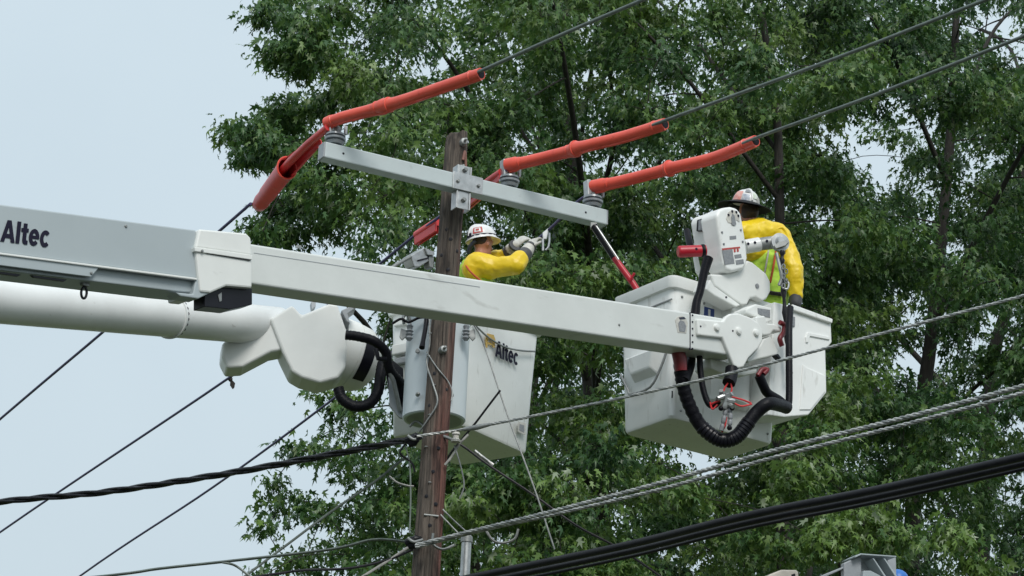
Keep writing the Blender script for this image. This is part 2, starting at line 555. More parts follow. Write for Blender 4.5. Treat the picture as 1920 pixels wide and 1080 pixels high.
for z0, z1 in ((HH + .008, HH + .085), (-HH - .17, -HH - .006)):
    zc, zh = (z0 + z1) / 2, (z1 - z0) / 2
    for ds in (-.062, .062):
        MB().box(at_arm(sB - .03 + ds, -HW + .05, zc), au * .007, an * .05, UP * zh).build('bracket_cheek', 'steel_bright', arm, bevel=.003)
    MB().box(at_arm(sB - .03, -HW + .012, zc), au * .053, an * .006, UP * zh).build('bracket_web', 'steel_bright', arm, bevel=.003)
    bolt('bolt', at_arm(sB - .03, -HW + .004, zc), -an, .022, .03, 'steel_dull', arm, 6)
for s_, z_ in ((.17, .0), ((aR - aL).length - .22, -.005)):
    MB().lathe(at_arm(s_, -HW + .002, z_), -an, [(0, .011), (.004, .010), (.005, .003)], 10).build('bolt_hole', 'black_plastic', arm, smooth=40)

# insulators -----------------------------------------------------------
INS = []
def insulator(px, lab):
    s_ = (Plane(ac, au).P(px, 348 + (px - 868) * .24) - aL).dot(au)
    b = at_arm(s_, 0, HH)
    t = thing('insulator', lab, 'insulator', b, 'insulators on the crossarm')
    MB().lathe(b, UP, [(0, .035), (.01, .035), (.012, .070), (.035, .082), (.045, .066), (.050, .066), (.054, .09), (.072, .092), (.080, .066), (.085, .066), (.090, .088), (.108, .084), (.116, .055), (.13, .045)], 24).build('ribbed_body', 'porcelain_grey', t, smooth=35)
    MB().lathe(b + UP * .128, UP, [(0, .046), (.04, .05), (.055, .03)], 16).build('top_cap', 'steel_dull', t, smooth=35)
    MB().box(b + UP * .145 - an * .05 + au * .07, au * .012, an * .014, UP * .04).build('clamp_ear', 'steel_bright', t, bevel=.004)
    MB().prism([b + UP * .10 - au * .07 - an * .04, b + UP * .25 - au * .085 - an * .04, b + UP * .26 - au * .05 - an * .04, b + UP * .13 - au * .03 - an * .04], an * .08).build('clamp_ear', 'steel_bright', t, bevel=.006)
    INS.append(b + UP * .165)
insulator(626, 'grey ribbed insulator at the end of crossarm nearest the big red hood')
insulator(953, 'grey ribbed insulator on crossarm just beside the pole bracket')
insulator(1110, 'grey ribbed insulator at the crossarm end above the black stick')

# rubber line hoses, right of the insulators ------------------------------------
CH = INS[0].z + .035
def hose(pts, r, lab, wob, start_r):
    P = catmull([WH(x, y, CH + dz) for x, y, dz in pts], 8)
    n = len(P)
    rr = []
    for i in range(n):
        q = i / (n - 1)
        v = r * (1 + .012 * math.sin(i * 1.7))
        v += r * .36 * math.exp(-((q - wob) / .045) ** 2)
        if q < .1:
            v = max(v, start_r)
        rr.append(v)
    c = (P[0] + P[-1]) / 2
    t = thing('line_hose', lab, 'rubber hose', c, 'orange line hoses over the conductors')
    slv = MB().tube(P, rr, 18).build('sleeve', 'orange_rubber', t, smooth=60)
    d = (P[-1] - P[-2]).normalized()
    MB().lathe(P[-1] + d * .001, d, [(0, rr[-1] * .8), (.003, rr[-1] * .78), (.0032, .01)], 16).build('open_mouth', 'black_rubber', t, smooth=40)
    for q_ in (.10, .44, .52, .97):                       # moulded collars of the sleeve
        i_ = min(n - 2, max(1, int(q_ * (n - 1))))
        d_ = (P[i_ + 1] - P[i_ - 1]).normalized()
        MB().lathe(P[i_] - d_ * .012, d_, [(0, rr[i_] * .98), (.004, rr[i_] * 1.09), (.020, rr[i_] * 1.09), (.024, rr[i_] * .98)], 18).build('collar', 'orange_rubber', slv, smooth=35)
    lip = [p - UP * (rr[i] * .98) for i, p in enumerate(P)]
    MB().tube(lip[1:], .014, 6, flat=1).build('split_seam', 'orange_rubber', t, smooth=60)
    return P
H1 = hose([(614, 232, 0), (640, 221, .01), (700, 205, .01), (760, 187, .0), (830, 163, 0), (902, 138, 0)], .050, 'orange rubber line hose bending up from the crossarm end over the pole top', .47, .060)
H2 = hose([(950, 311, 0), (1000, 300, .01), (1060, 285, .01), (1100, 273, 0), (1170, 256, 0), (1247, 232, 0)], .050, 'straight orange rubber line hose on the middle conductor above the crossarm', .5, .064)
H3 = hose([(1110, 351, 0), (1170, 338, .01), (1240, 320, .01), (1270, 312, 0), (1340, 295, 0), (1417, 264, 0)], .050, 'orange rubber line hose closest to the winch and the black brimmed hat', .5, .062)

def conductor(pts, r, lab, mt, cat='wire', name='conductor', seg=8, group='overhead conductors', n=8):
    P = catmull([Vector(p) for p in pts], n)
    o = MB().tube(P, r, seg).build(name, mt, smooth=60)
    return tag(o, lab, cat, group)
def out(a, b, k):
    return a + (b - a) * k
for Hs, pts, lab in ((H1, [(902, 133), (1060, 62), (1200, 2)], 'dark conductor running up from the topmost orange hose'),
                     (H2, [(1247, 226), (1560, 112), (1842, 2)], 'green-grey conductor running up from the middle orange hose'),
                     (H3, [(1417, 259), (1640, 178), (1925, 66)], 'green-grey conductor running up from the orange hose closest to the winch')):
    q = [WH(x, y, CH) for x, y in pts]
    conductor([Hs[-6], q[0], q[1], q[2], out(q[1], q[2], 2.2)], .0155, lab, 'wire_green')

# left conductors, running away
def WL(x, y):
    return WH(x, y, CH - .05)
a = WL(470, 382)
conductor([a, WL(210, 608), WL(0, 786), out(a, WL(0, 786), 2.4)], .0145, 'purple-black conductor hanging from the big red hood, highest against the sky', 'wire_purple')
b0 = WL(790, 432)
conductor([WL(950, 318), b0, WL(640, 553), WL(430, 708), WL(0, 998), out(b0, WL(0, 998), 1.8)], .014, 'purple-black conductor passing below the white elbow cover across the sky', 'wire_purple')
b0 = WL(1075, 385)
conductor([INS[2], b0, WL(1010, 447), WL(850, 567), WL(630, 744), WL(400, 913), WL(150, 1080), out(b0, WL(150, 1080), 1.6)], .014, 'purple-black conductor under the round boom, lowest one against the sky', 'wire_purple')

# red hood with open mouth at the left --------------------------------------
p0, p1, p2 = WL(486, 384), WL(538, 315), WL(583, 283)
ax = (p1 - p0).normalized()
hood = thing('insulator_hood', 'big red rubber hood with open upper mouth hanging on the wire', 'rubber hood', p0)
x, y = frame_of(ax)
def oring(c, rx, ry):
    vdir = UP - ax * UP.dot(ax)
    vdir.normalize()
    hdir = ax.cross(vdir).normalized()
    return [c + hdir * math.cos(2 * math.pi * k / 24) * rx + vdir * math.sin(2 * math.pi * k / 24) * ry for k in range(24)]
Lh = (p1 - p0).length
prof = [(-.02, .05, .045), (.0, .064, .066), (.10, .074, .078), (.22, .070, .076), (.3, .078, .085), (Lh * .8, .082, .092), (Lh, .088, .105)]
outer = [oring(p0 + ax * d, rx, ry) for d, rx, ry in prof]
inner = [oring(p0 + ax * d, rx * .88, ry * .88) for d, rx, ry in prof[::-1]]
mbh = MB().rings(outer + inner)
mbh.build('shell', 'red_rubber', hood, smooth=50)
# trough (lower half left open) continuing to the hose
tro, tri = [], []
for q in range(9):
    tq = q / 8
    c = p1 + (WL(592, 268) - p1) * tq
    rr = .108 * (1 - .45 * tq)
    vdir = (CAM - p1).normalized() + UP * .25
    vdir = (vdir - ax * vdir.dot(ax)).normalized()
    hdir = ax.cross(vdir).normalized()
    def arc(k_):
        return [c + hdir * math.cos(math.pi + math.pi * (k / 10)) * rr * k_ * .8 + vdir * math.sin(math.pi + math.pi * (k / 10)) * rr * k_ for k in range(11)]
    tro.append(arc(1.0))
    tri.append(arc(.86)[::-1])
MB().rings([a_ + b_ for a_, b_ in zip(tro, tri)]).build('trough', 'red_rubber', hood, smooth=50)
MB().tube([WL(520, 330), WL(545, 302), WL(580, 268), WL(616, 238)], [.036, .036, .034, .034], 12).build('inner_sleeve', 'red_rubber', hood, smooth=60)
MB().tube(outer[-1] + [outer[-1][0]], .008, 6, cap=False).build('mouth_rim', 'orange_rubber', hood, smooth=60)

# covers behind the pole on the middle conductor
def blanket(pts, r, lab, mt, drop=.0):
    P = catmull([WL(x, y) for x, y in pts], 5)
    t = thing('rubber_cover', lab, 'rubber cover', P[0], 'short rubber covers behind the pole')
    MB().tube(P, r, 12).build('sleeve', mt, t, smooth=60)
    d = (P[-1] - P[0]).normalized()
    sd_ = d.cross(UP).normalized()
    MB().prism([P[0] + sd_ * r * .8, P[-1] + sd_ * r * .8, P[-1] + sd_ * r * .6 - UP * (r + drop), P[0] + sd_ * r * .6 - UP * (r + drop)], -sd_ * .02).build('skirt', mt, t, bevel=.006)
    MB().prism([P[0] - sd_ * r * .8, P[-1] - sd_ * r * .8, P[-1] - sd_ * r * .6 - UP * (r + drop), P[0] - sd_ * r * .6 - UP * (r + drop)], sd_ * .02).build('skirt', mt, t, bevel=.006)
blanket([(782, 441), (800, 429), (822, 415)], .042, 'short red rubber cover on the wire just beside the pole', 'red_rubber', .06)
blanket([(868, 385), (905, 350), (942, 323)], .04, 'red rubber cover behind the crossarm between pole and insulator', 'red_rubber', .04)

# hot stick from the arm end
hs = [W(1114, 424, 23.55), W(1152, 484, 23.5), W(1186, 530, 23.46), W(1200, 552, 23.45)]
t = thing('hot_stick', 'black and red insulated stick leaning from crossarm end to bucket rim', 'hot stick', hs[-1])
MB().tube(hs[:2], [.034, .03], 12).build('black_rod', 'black_plastic', t, smooth=50)
MB().tube([hs[1] - (hs[1] - hs[0]) * .01, hs[2], hs[3]], .028, 12).build('red_rod', 'red_paint', t, smooth=50)
MB().tube([W(1118, 424, 23.49), W(1160, 487, 23.44)], .008, 6).build('cord', 'steel_bright', t, smooth=50)
MB().box(W(1113, 424, 23.56), (.03, 0, 0), (0, .03, 0), (0, 0, .025)).build('clamp', 'steel_dull', t, bevel=.006)
MB().tube([W(1181, 526, 23.43), W(1190, 512, 23.4)], .012, 8).build('knob', 'red_paint', t, smooth=50)

# fuse cutout bracket left of the pole
FC = Plane(W(795, 488, 23.1), (.75, .66))
t = thing('fuse_cutout', 'grey angular metal bracket box fixed to the pole above white boom', 'bracket', FC.P(800, 500))
MB().prism(FC.poly([(770, 479), (796, 464), (805, 489), (786, 501), (777, 500)]), FC.n * .12).build('housing', 'steel_bright', t, bevel=.008)
MB().prism(FC.poly([(797, 464), (815, 472), (814, 479), (802, 478)], .02), FC.n * .16).build('top_flange', 'steel_bright', t, bevel=.006)
MB().prism(FC.poly([(784, 487), (804, 482), (804, 485), (785, 490)], .012), FC.n * .016).build('slot', 'black_plastic', t)
MB().prism(FC.poly([(804, 480), (814, 480), (813, 503), (806, 500)], .0), FC.n * .08).build('lower_bracket', 'steel_dull', t, bevel=.005)
MB().tube([FC.P(770, 481), FC.P(745, 495), FC.P(715, 515)], .016).build('arm', 'steel_dull', t, smooth=50)

# ================================================================== TRANSFORMER
TY = 23.72
tb = W(813.5, 789, TY)
tr = thing('transformer', 'light grey cylindrical transformer tank hung behind the wooden pole', 'transformer', tb)
tl = (UP + RGT * 0).normalized()
MB().lathe(tb, UP, [(0, .262), (.012, .274), (.05, .274), (.9, .276), (.905, .288), (.935, .288), (.94, .27), (.99, .2), (1.0, .02)], 40).build('tank', 'tank_grey', tr, smooth=35)
MB().lathe(tb - UP * .002, UP, [(0, .24), (.004, .24)], 32).build('base_plate', 'primer_grey', tr, smooth=35)
MB().tube(catmull([W(768, 800, TY - .05), W(780, 790, TY - .05), W(795, 800, TY - .1), W(797, 815, TY - .1)]), .012).build('ground_lead', 'steel_dull', tr, smooth=50)
for px in (768, 874):
    sg = 1 if px > 813 else -1
    p = W(px, 618, TY - .24)
    MB().lathe(p - UP * .1, UP, [(0, .018), (.02, .034), (.04, .022), (.055, .036), (.07, .022), (.085, .036), (.1, .022), (.13, .03), (.15, .016), (.2, .012)], 12).build('bushing', 'porcelain_grey', tr, smooth=35)
    MB().tube(catmull([p + UP * .08, p + UP * .13 + Vector((.03 * sg, -.02, 0)), p + UP * .1 + Vector((.06 * sg, -.03, 0)), p + UP * .04 + Vector((.05 * sg, -.03, 0))]), .014).build('connector_loop', 'steel_dull', tr, smooth=50)
    MB().prism([p + Vector((sg * .02, -.01, -.01)), p + Vector((sg * .075, 0, .01)), p + Vector((sg * .085, 0, -.07)), p + Vector((sg * .06, 0, -.1)), p + Vector((sg * .02, -.01, -.06))], (0, .02, 0)).build('lug', 'steel_dull', tr, bevel=.004)
MB().tube(catmull([W(735, 607, TY - .3), W(752, 598, TY - .3), W(766, 604, TY - .3), W(785, 596, TY - .3), W(800, 595, TY - .3)]), .012).build('jumper', 'black_rubber', tr, smooth=50)
MB().lathe(W(783, 657, TY - .278), (0, 1, 0), [(0, .018), (.03, .02)], 10).build('gauge', 'steel_dull', tr, smooth=40)
for px, py in ((783, 740), (846, 742)):
    MB().lathe(W(px, py, TY - .27), (.2, -1, 0), [(0, .02), (.02, .02), (.035, .008), (.05, .008)], 10).build('terminal', 'steel_dull', tr, smooth=40)

# ================================================================== AERIAL LIFT NEAR US: BOOM
bA, bB = W(0, 430, 17.6), W(1290, 620, 22.0)
BP = Plane(bB, (bB - bA))
BU, BN = BP.u, BP.n
boom = thing('lift_boom', 'grey and white telescopic lift boom crossing in front of the pole', 'lift boom', Vector((bA.x - BU.x * 4, bA.y - BU.y * 4, bA.z - 2)))
def slab(name, pts, off, t, mt, parent=boom, bevel=.012, plane=BP, seg=2):
    return MB().prism(plane.poly(pts, off), plane.n * t).build(name, mt, parent, bevel=bevel, seg=seg)
# fibreglass inner boom: side outline continues to the tip
slab('inner_boom', [(380, 442.5), (1300, 587), (1378, 600), (1378, 668), (1290, 654), (380, 519)], 0, .22, 'fibre_white', bevel=.018, seg=3)
# steel outer boom, running out of frame to the left
outer_boom = slab('outer_boom', [(-520, 314), (368, 431), (370, 523), (-520, 407.5)], .05, .33, 'steel_grey', bevel=.012)
slab('lower_lip', [(-520, 406), (370, 521), (370, 525), (-520, 410)], .07, .03, 'cover_white', bevel=.004)  # same paint as the boom; its bright edge highlight is put into the whiter colour
slab('side_flange', [(-520, 411), (186, 501.5), (171, 519), (-520, 431)], .058, .02, 'steel_grey', bevel=.004)
slab('lower_channel', [(-520, 413), (362, 526), (362, 549), (320, 545), (-520, 443)], .02, .25, 'steel_grey', bevel=.008)
slab('collar_upper', [(374, 429), (462, 437), (471, 446), (473, 479), (366, 464)], .075, .38, 'cover_white', bevel=.014)
slab('collar_ridge', [(365, 463), (474, 478), (473, 487), (366, 471)], .088, .40, 'cover_white', bevel=.004)
slab('collar_lower', [(367, 470), (473, 486), (473, 540), (425, 536), (395, 549), (376, 547)], .075, .38, 'cover_white', bevel=.014)
slab('collar_seam', [(388, 473.5), (470, 486.5), (470, 488.5), (388, 475)], .084, .02, 'black_plastic', bevel=0)
slab('tip_skirt', [(368, 520), (395, 549), (372, 560), (338, 555), (330, 548), (362, 551)], .06, .12, 'steel_grey', bevel=.008)
slab('roller_box', [(384, 551), (425, 537), (473, 541), (473, 571), (433, 580), (384, 575)], .03, .13, 'black_plastic', bevel=.004)
slab('roller_bracket', [(409, 553), (416, 548), (416, 564), (412, 566)], .036, .02, 'steel_dull', bevel=.002)
for px, py, pr in ((171, 512, .058), (236, 424, .05), (379, 470.5, .088)):
    bolt('bolt', BP.P(px, py, pr + .002), -BN, .011, .008, 'steel_dull', boom, 6)
for px in (12, 98):
    slab('bottom_slot', [(px - 40, 504 + px * .115), (px + 28, 513 + px * .112), (px + 22, 517 + px * .112), (px - 34, 509 + px * .115)], .0215, .02, 'black_plastic', bevel=.002)
# hook ring under the outer boom
p = BP.P(159, 532, -.05)
MB().box(p + UP * .02, BU * .028, BN * .02, UP * .04).build('ring_lug', 'steel_dull', boom, bevel=.006)
ringp = [p - UP * .065 + (BU * math.cos(a_) * .022 + UP * math.sin(a_) * .04) for a_ in [2 * math.pi * k / 16 for k in range(17)]]
MB().tube(ringp, .009, 8, cap=False).build('hook_ring', 'black_plastic', boom, smooth=60)
slab('top_clip', [(556, 464), (566, 465), (565, 460), (558, 459)], -.1, .02, 'steel_dull', bevel=.002)
slab('paint_line', [(476, 473.5), (900, 537.5), (900, 538.7), (476, 474.7)], .002, .004, 'primer_grey', bevel=0)
# scuffs and small fixings along the fibreglass
for px, py in ((1161, 609),):
    bolt('bolt', BP.P(px, py, .002), -BN, .010, .006, 'steel_dull', boom, 6)
slab('marker_patch', [(1266, 600), (1271, 593.5), (1279, 592), (1287, 597), (1290, 606), (1287, 625), (1271, 623.5), (1268, 610)], .003, .006, 'glove_leather', bevel=.001)
slab('marker_print', [(1272, 606), (1276, 600), (1283, 603), (1287, 612), (1284, 623), (1274, 621)], .0055, .005, 'decal_grey', bevel=0)
slab('marker_print', [(1273, 595), (1283, 594), (1286, 598), (1275, 599)], .0055, .005, 'cloth_navy', bevel=0)
# seam and row of rivets where the tip sleeve starts
slab('sleeve_seam', [(1293.5, 586), (1295, 586), (1295, 656), (1293.5, 656)], .003, .01, 'decal_dark', bevel=0)
for k in range(6):
    bolt('rivet', BP.P(1298.5, 591 + k * 12.6, .002), -BN, .008, .006, 'decal_dark', boom, 6)
# tip plates
tipo = zp([(243, 135), (420, 150), (440, 118), (470, 100), (520, 97), (600, 125), (655, 160), (688, 215), (685, 285), (655, 335), (590, 400), (556, 462), (520, 470), (490, 450), (415, 265), (250, 247)], 3.6, 1240, 560)
tip = slab('tip_plate', tipo, .03, .045, 'cover_white', bevel=.014, seg=3)
slab('tip_plate', tipo, -.215, .035, 'cover_white', bevel=.014, seg=3)
for q in ((370, 196), (518, 220), (636, 232)):
    (x_, y_), = zp([q], 3.6, 1240, 560)
    MB().lathe(BP.P(x_, y_, .028), -BN, [(0, .033), (.008, .033), (.022, .026), (.027, .01)], 18).build('pivot_pin', 'cover_white', tip, smooth=40)
for q in ((263, 187), (480, 218)):
    (x_, y_), = zp([q], 3.6, 1240, 560)
    bolt('bolt', BP.P(x_, y_, .028), -BN, .008, .01, 'decal_dark', tip, 6)
slab('tip_block', zp([(470, 130), (620, 150), (660, 230), (600, 370), (500, 390), (430, 280)], 3.6, 1240, 560), -.016, .195, 'cover_white', bevel=.006)
# lettering on the outer boom: side of the steel
lp, lq, lt = BP.P(0, 452.5, .052), BP.P(92, 464, .052), BP.P(12, 411, .052)
letters('Altec', lp, (lq - lp).normalized(), UP, BN, lt.z - BP.P(12, 453.5, .052).z, (lq - lp).length, 'decal_dark', outer_boom)
slab('logo_mark', [(-34, 408), (-20, 410), (-8, 440), (-12, 452), (-20, 451), (-23, 438), (-33, 437), (-37, 449), (-44, 448)], .053, .003, 'decal_yellow', outer_boom, 0)

# ---------------------------------------------------------------- bucket builder
def rrect(c, e1, e2, h1, h2, r_, k=5):
    out_ = []
    for sx, sy, a0 in ((1, 1, 0), (-1, 1, 90), (-1, -1, 180), (1, -1, 270)):
        for i in range(k + 1):
            a_ = R(a0 + 90 * i / k)
            out_.append(c + e1 * (sx * (h1 - r_) + r_ * math.cos(a_)) + e2 * (sy * (h2 - r_) + r_ * math.sin(a_)))
    return out_
def bucket_shell(near, e1, e2, a_, b_, H, taper=.04, r_=.07, lip=.045, name='tub', parent=None, mt='bucket_white'):
    c = near + e1 * a_ / 2 + e2 * b_ / 2
    def ring(z, ex):
        return rrect(c + UP * z, e1, e2, a_ / 2 + ex, b_ / 2 + ex, r_)
    L = [ring(0, -.03), ring(.008, -.012), ring(.03, 0), ring(H * .5, taper * .5), ring(H - .11, taper), ring(H - .10, taper + lip * .6), ring(H - .03, taper + lip), ring(H - .006, taper + lip), ring(H, taper + lip - .012),
         ring(H, taper - .03), ring(H - .02, taper - .045), ring(.10, -.045), ring(.08, -.06)]
    return MB().rings(L).build(name, mt, parent, smooth=32), c

# bucket on the near boom -------------------------------------------------------
e1 = Vector((math.cos(R(35)), math.sin(R(35)), 0))
e2 = Vector((-e1.y, e1.x, 0))
N1 = W(1258, 783, 22.72)
bk = thing('lift_bucket', 'large white lift bucket with a step, hanging below the boom tip', 'lift bucket', N1 + e1 * .5 + e2 * .3)
A1, B1, H1b = 1.13, .66, 1.235
shell, c1 = bucket_shell(N1, e1, e2, A1, B1, H1b, parent=bk)
def on_b1(s, z, off=0.0):          # wide face
    return N1 + e1 * s - e2 * (off + .04 * z / H1b) + UP * z
def on_b1l(s, z, off=0.0):         # narrow face
    return N1 + e2 * s - e1 * (off + .04 * z / H1b) + UP * z
# step on the narrow face, with a wire rail below it
fp = Plane(N1 - e1 * .03, e2)
st = MB()
top_ = [on_b1l(s, .62, -.02) for s in (.60, .06)] + [on_b1l(s, .62, .09) for s in (.14, .52)]
bot_ = [on_b1l(s, .40, -.02) for s in (.50, .16)] + [on_b1l(s, .47, .07) for s in (.2, .46)]
st.rings([bot_, top_]).build('step', 'bucket_white', bk, bevel=.015)
MB().tube(catmull([on_b1l(.64, .52, .03), on_b1l(.52, .36, .05), on_b1l(.46, .30, .06), on_b1l(.2, .30, .06), on_b1l(.08, .45, .04), on_b1l(.02, .6, .02)], 4), .011).build('step_rail', 'steel_dull', bk, smooth=50)
MB().box(on_b1(.0, .2, .004), e1 * .004, e2 * .004, UP * .03).build('vent_slot', 'black_plastic', bk)
# liner line and rim detail
MB().box(on_b1l(.33, 1.03, .006), e2 * .36, e1 * .004, UP * .006).build('rim_crease', 'steel_dull', bk)
MB().box(on_b1l(.32, .99, .003), e2 * .12, e1 * .002, UP * .035).build('faded_label', 'glove_leather', bk)
# round boss of the rotator on the wide face
bp0 = on_b1(.62, .22, -.1)
MB().lathe(bp0, UP, [(0, .02), (.0, .2), (.03, .235), (.62, .235), (.66, .2), (.66, .02)], 32).build('rotator_housing', 'cover_white', bk, smooth=35)
# decals
MB().box(on_b1(.36, 1.0, .003), e1 * .055, e2 * .002, UP * .045).build('blue_label', 'decal_blue', bk)
MB().box(on_b1(.36, 1.0, .005), e1 * .012, e2 * .002, UP * .03).build('label_print', 'hat_white', bk)
for s_, z_, w_, h_, mt in ((.30, .88, .02, .03, 'decal_grey'), (.52, .9, .04, .05, 'primer_grey'), (.42, .84, .03, .04, 'glove_leather')):
    MB().box(on_b1(s_, z_, .003), e1 * w_, e2 * .002, UP * h_).build('small_label', mt, bk)

for s_ in (.06, .30, .86, 1.06):
    bolt('bolt', on_b1(s_, 1.07, .002), -e2, .012, .010, 'steel_dull', bk, 8)
for s_, z_ in ((.10, .08), (1.05, .08), (1.05, .5)):
    bolt('bolt', on_b1(s_, z_, .002), -e2, .010, .008, 'steel_dull', bk, 8)
MB().box(on_b1(.95, .60, .003), e1 * .07, e2 * .002, UP * .05).build('warning_label', 'glove_leather', bk)
MB().box(on_b1(.95, .61, .005), e1 * .055, e2 * .002, UP * .012).build('label_print', 'decal_red', bk)
MB().box(on_b1(.95, .58, .005), e1 * .055, e2 * .002, UP * .012).build('label_print', 'decal_grey', bk)
# second bucket holding the worker ------------------------------------------------
RP = Plane(W(1505, 690, 23.2), (math.cos(R(38)), math.sin(R(38))))
rb = thing('lift_bucket', 'narrow white lift bucket that the worker in the black brim stands in', 'lift bucket', RP.P(1500, 780) + RP.n * .3)
ro = [(1452, 566), (1488, 574), (1558, 600), (1560, 642), (1548, 656), (1549, 690), (1550, 736), (1516, 778), (1470, 782), (1440, 778)]
poly = RP.poly(ro)
poly2 = [p + RP.n * .62 for p in poly]
n_ = len(ro)
mbk = MB().add(poly + poly2, [tuple(range(n_)), tuple(range(2 * n_ - 1, n_ - 1, -1))] + [(i, i + n_, (i + 1) % n_ + n_, (i + 1) % n_) for i in range(2, n_)])
o = mbk.build('tub', 'bucket_white', rb, bevel=.02)
sm = o.modifiers.new('wall', 'SOLIDIFY')
sm.thickness, sm.offset = .03, -1
o.modifiers.move(1, 0)
slab('raised_panel', [(1511, 632), (1515, 623), (1556, 631), (1556, 637), (1519, 630), (1516, 642), (1512, 642)], .012, .016, 'bucket_white', rb, .004, RP)
slab('raised_panel', [(1506, 684), (1514, 690), (1547, 704), (1548, 733), (1520, 768), (1500, 768)], .010, .012, 'bucket_white', rb, .004, RP)
slab('rim_flange', [(1486, 570), (1562, 598), (1561, 606), (1487, 581)], .03, .045, 'bucket_white', rb, .008, RP)
slab('grab_slot', [(1483, 592), (1491, 594), (1491, 612), (1483, 611)], .012, .014, 'decal_grey', rb, .003, RP)

# knuckle castings between boom tip and buckets
kn = thing('bucket_mount', 'white cast knuckle joining boom tip to the lift buckets', 'mount', BP.P(1430, 680, -.1))
Z7 = lambda pts: zp(pts, 3.6, 1240, 560)
KP = Plane(BP.P(1430, 620, 0), (math.cos(R(42)), math.sin(R(42))))
slab('upper_casting', Z7([(570, 70), (640, 35), (745, 60), (750, 150), (700, 165), (640, 120), (575, 100)]), -.10, .16, 'cover_white', kn, .012, KP)
slab('window', Z7([(652, 62), (735, 75), (735, 128), (690, 118), (655, 100)]), -.094, .02, 'decal_grey', kn, .003, KP)
slab('hook_casting', Z7([(640, 120), (700, 112), (715, 165), (770, 170), (815, 195), (812, 225), (760, 215), (735, 245), (690, 250), (640, 200)]), -.04, .10, 'cover_white', kn, .014, KP)
slab('jaw_casting', Z7([(690, 270), (735, 250), (770, 310), (800, 350), (780, 380), (650, 410), (590, 430), (580, 415), (650, 345)]), -.06, .14, 'cover_white', kn, .014, KP)
slab('jaw_casting', Z7([(330, 395), (500, 440), (540, 470), (650, 440), (650, 500), (560, 520), (400, 500), (340, 470)]), -.14, .2, 'cover_white', kn, .02, KP)
MB().tube(catmull([KP.P(*q, -.02) for q in Z7([(800, 160), (830, 180), (825, 230), (800, 270), (815, 320)])]), .022, 10).build('red_hose', 'red_dark', kn, smooth=50)
slab('dark_latch', Z7([(770, 380), (790, 370), (812, 400), (800, 410)]), -.03, .05, 'black_plastic', kn, .006, KP)

# ---------------------------------------------------------------- jib winch
WP = Plane(W(1375, 450, 22.72), BU)
wn = thing('jib_winch', 'white winch housing with red stub handle above the bucket mount', 'winch', WP.P(1395, 570))
Z5 = lambda pts: zp(pts, 4.155, 1140, 340)
hsg = slab('housing', Z5([(848, 262), (868, 222), (905, 203), (960, 196), (1005, 208), (1038, 245), (1052, 320), (1078, 480), (1090, 600), (1080, 650), (1055, 685), (970, 706), (925, 692), (904, 650), (886, 500), (872, 420)]), 0, .20, 'bucket_white', wn, .035, WP, 4)
slab('drum_case', Z5([(835, 262), (850, 225), (905, 210), (960, 204), (1000, 216), (1030, 250), (1040, 320), (1060, 470), (880, 520), (862, 420)]), -.12, .30, 'bucket_white', wn, .05, WP, 5)
dial = slab('dial', Z5([(922, 290), (938, 240), (970, 222), (1005, 235), (1025, 280), (1025, 318), (1000, 300), (975, 330), (935, 320)]), .004, .006, 'glove_leather', wn, 0, WP)
slab('dial_pointer', Z5([(970, 250), (985, 265), (1000, 335), (985, 345), (965, 335), (962, 280)]), .008, .006, 'decal_grey', dial, 0, WP)
for q in ((940, 262), (968, 234), (1000, 240), (1016, 268)):
    (x_, y_), = Z5([q])
    bolt('dial_mark', WP.P(x_, y_, .006), -WP.n, .012, .004, 'decal_dark', dial, 6)
for q in ((888, 397), (1034, 379), (902, 488), (1049, 470)):
    (x_, y_), = Z5([q])
    bolt('bolt', WP.P(x_, y_, .002), -WP.n, .010, .008, 'decal_grey', hsg, 8)
slab('small_label', Z5([(948, 427), (998, 422), (1000, 448), (950, 454)]), .003, .004, 'decal_grey', hsg, 0, WP)
slab('label_strip', Z5([(890, 522), (1028, 508), (1030, 520), (892, 536)]), .003, .004, 'decal_red', hsg, 0, WP)
slab('label_panel', Z5([(893, 540), (970, 530), (986, 640), (912, 650)]), .003, .004, 'decal_grey', hsg, 0, WP)
slab('label_panel', Z5([(985, 572), (1036, 566), (1042, 594), (990, 602)]), .003, .004, 'decal_grey', hsg, 0, WP)
slab('label_panel', Z5([(994, 615), (1055, 606), (1060, 640), (1000, 650)]), .003, .004, 'decal_grey', hsg, 0, WP)
for q in ((980, 528), (1004, 525)):
    slab('label_figure', Z5([(q[0], q[1]), (q[0] + 14, q[1] - 2), (q[0] + 16, q[1] + 22), (q[0] + 2, q[1] + 25)]), .003, .004, 'decal_red', hsg, 0, WP)
# side opening with the drum in it
(sx0, sy0), = Z5([(718, 338)])
dc = W(sx0, sy0, 22.86)
sidep = Plane(WP.P(1350, 440), WP.n)
def side(x, y, off=0.0):        # on the flat side of the housing (plane spanned by n and up)
    d = ray(x, y)
    o_ = WP.P(*Z5([(846, 330)])[0], -.13) - WP.u * off
    return CAM + d * ((o_ - CAM).dot(WP.u) / d.dot(WP.u))
MB().prism([side(x_, y_, .030) for x_, y_ in Z5([(692, 300), (755, 282), (750, 385), (686, 388)])], WP.u * .03).build('drum_window', 'black_plastic', wn, bevel=.006)
MB().prism([side(x_, y_, .036) for x_, y_ in Z5([(702, 305), (740, 296), (742, 378), (700, 384)])], WP.u * .02).build('rope_drum', 'decal_grey', wn, bevel=.006)
MB().prism([side(x_, y_, .004) for x_, y_ in Z5([(815, 575), (838, 580), (842, 605), (822, 600)])], WP.u * .02).build('latch', 'black_plastic', wn)
r0 = W(1323, 470, 22.66)
r1 = W(1271, 472, r0.y - .05)
MB().tube([r0, r1 + (r0 - r1) * .06, r1], [.050, .050, .042], 20).build('red_handle', 'red_paint', wn, smooth=40, bevel=.004)
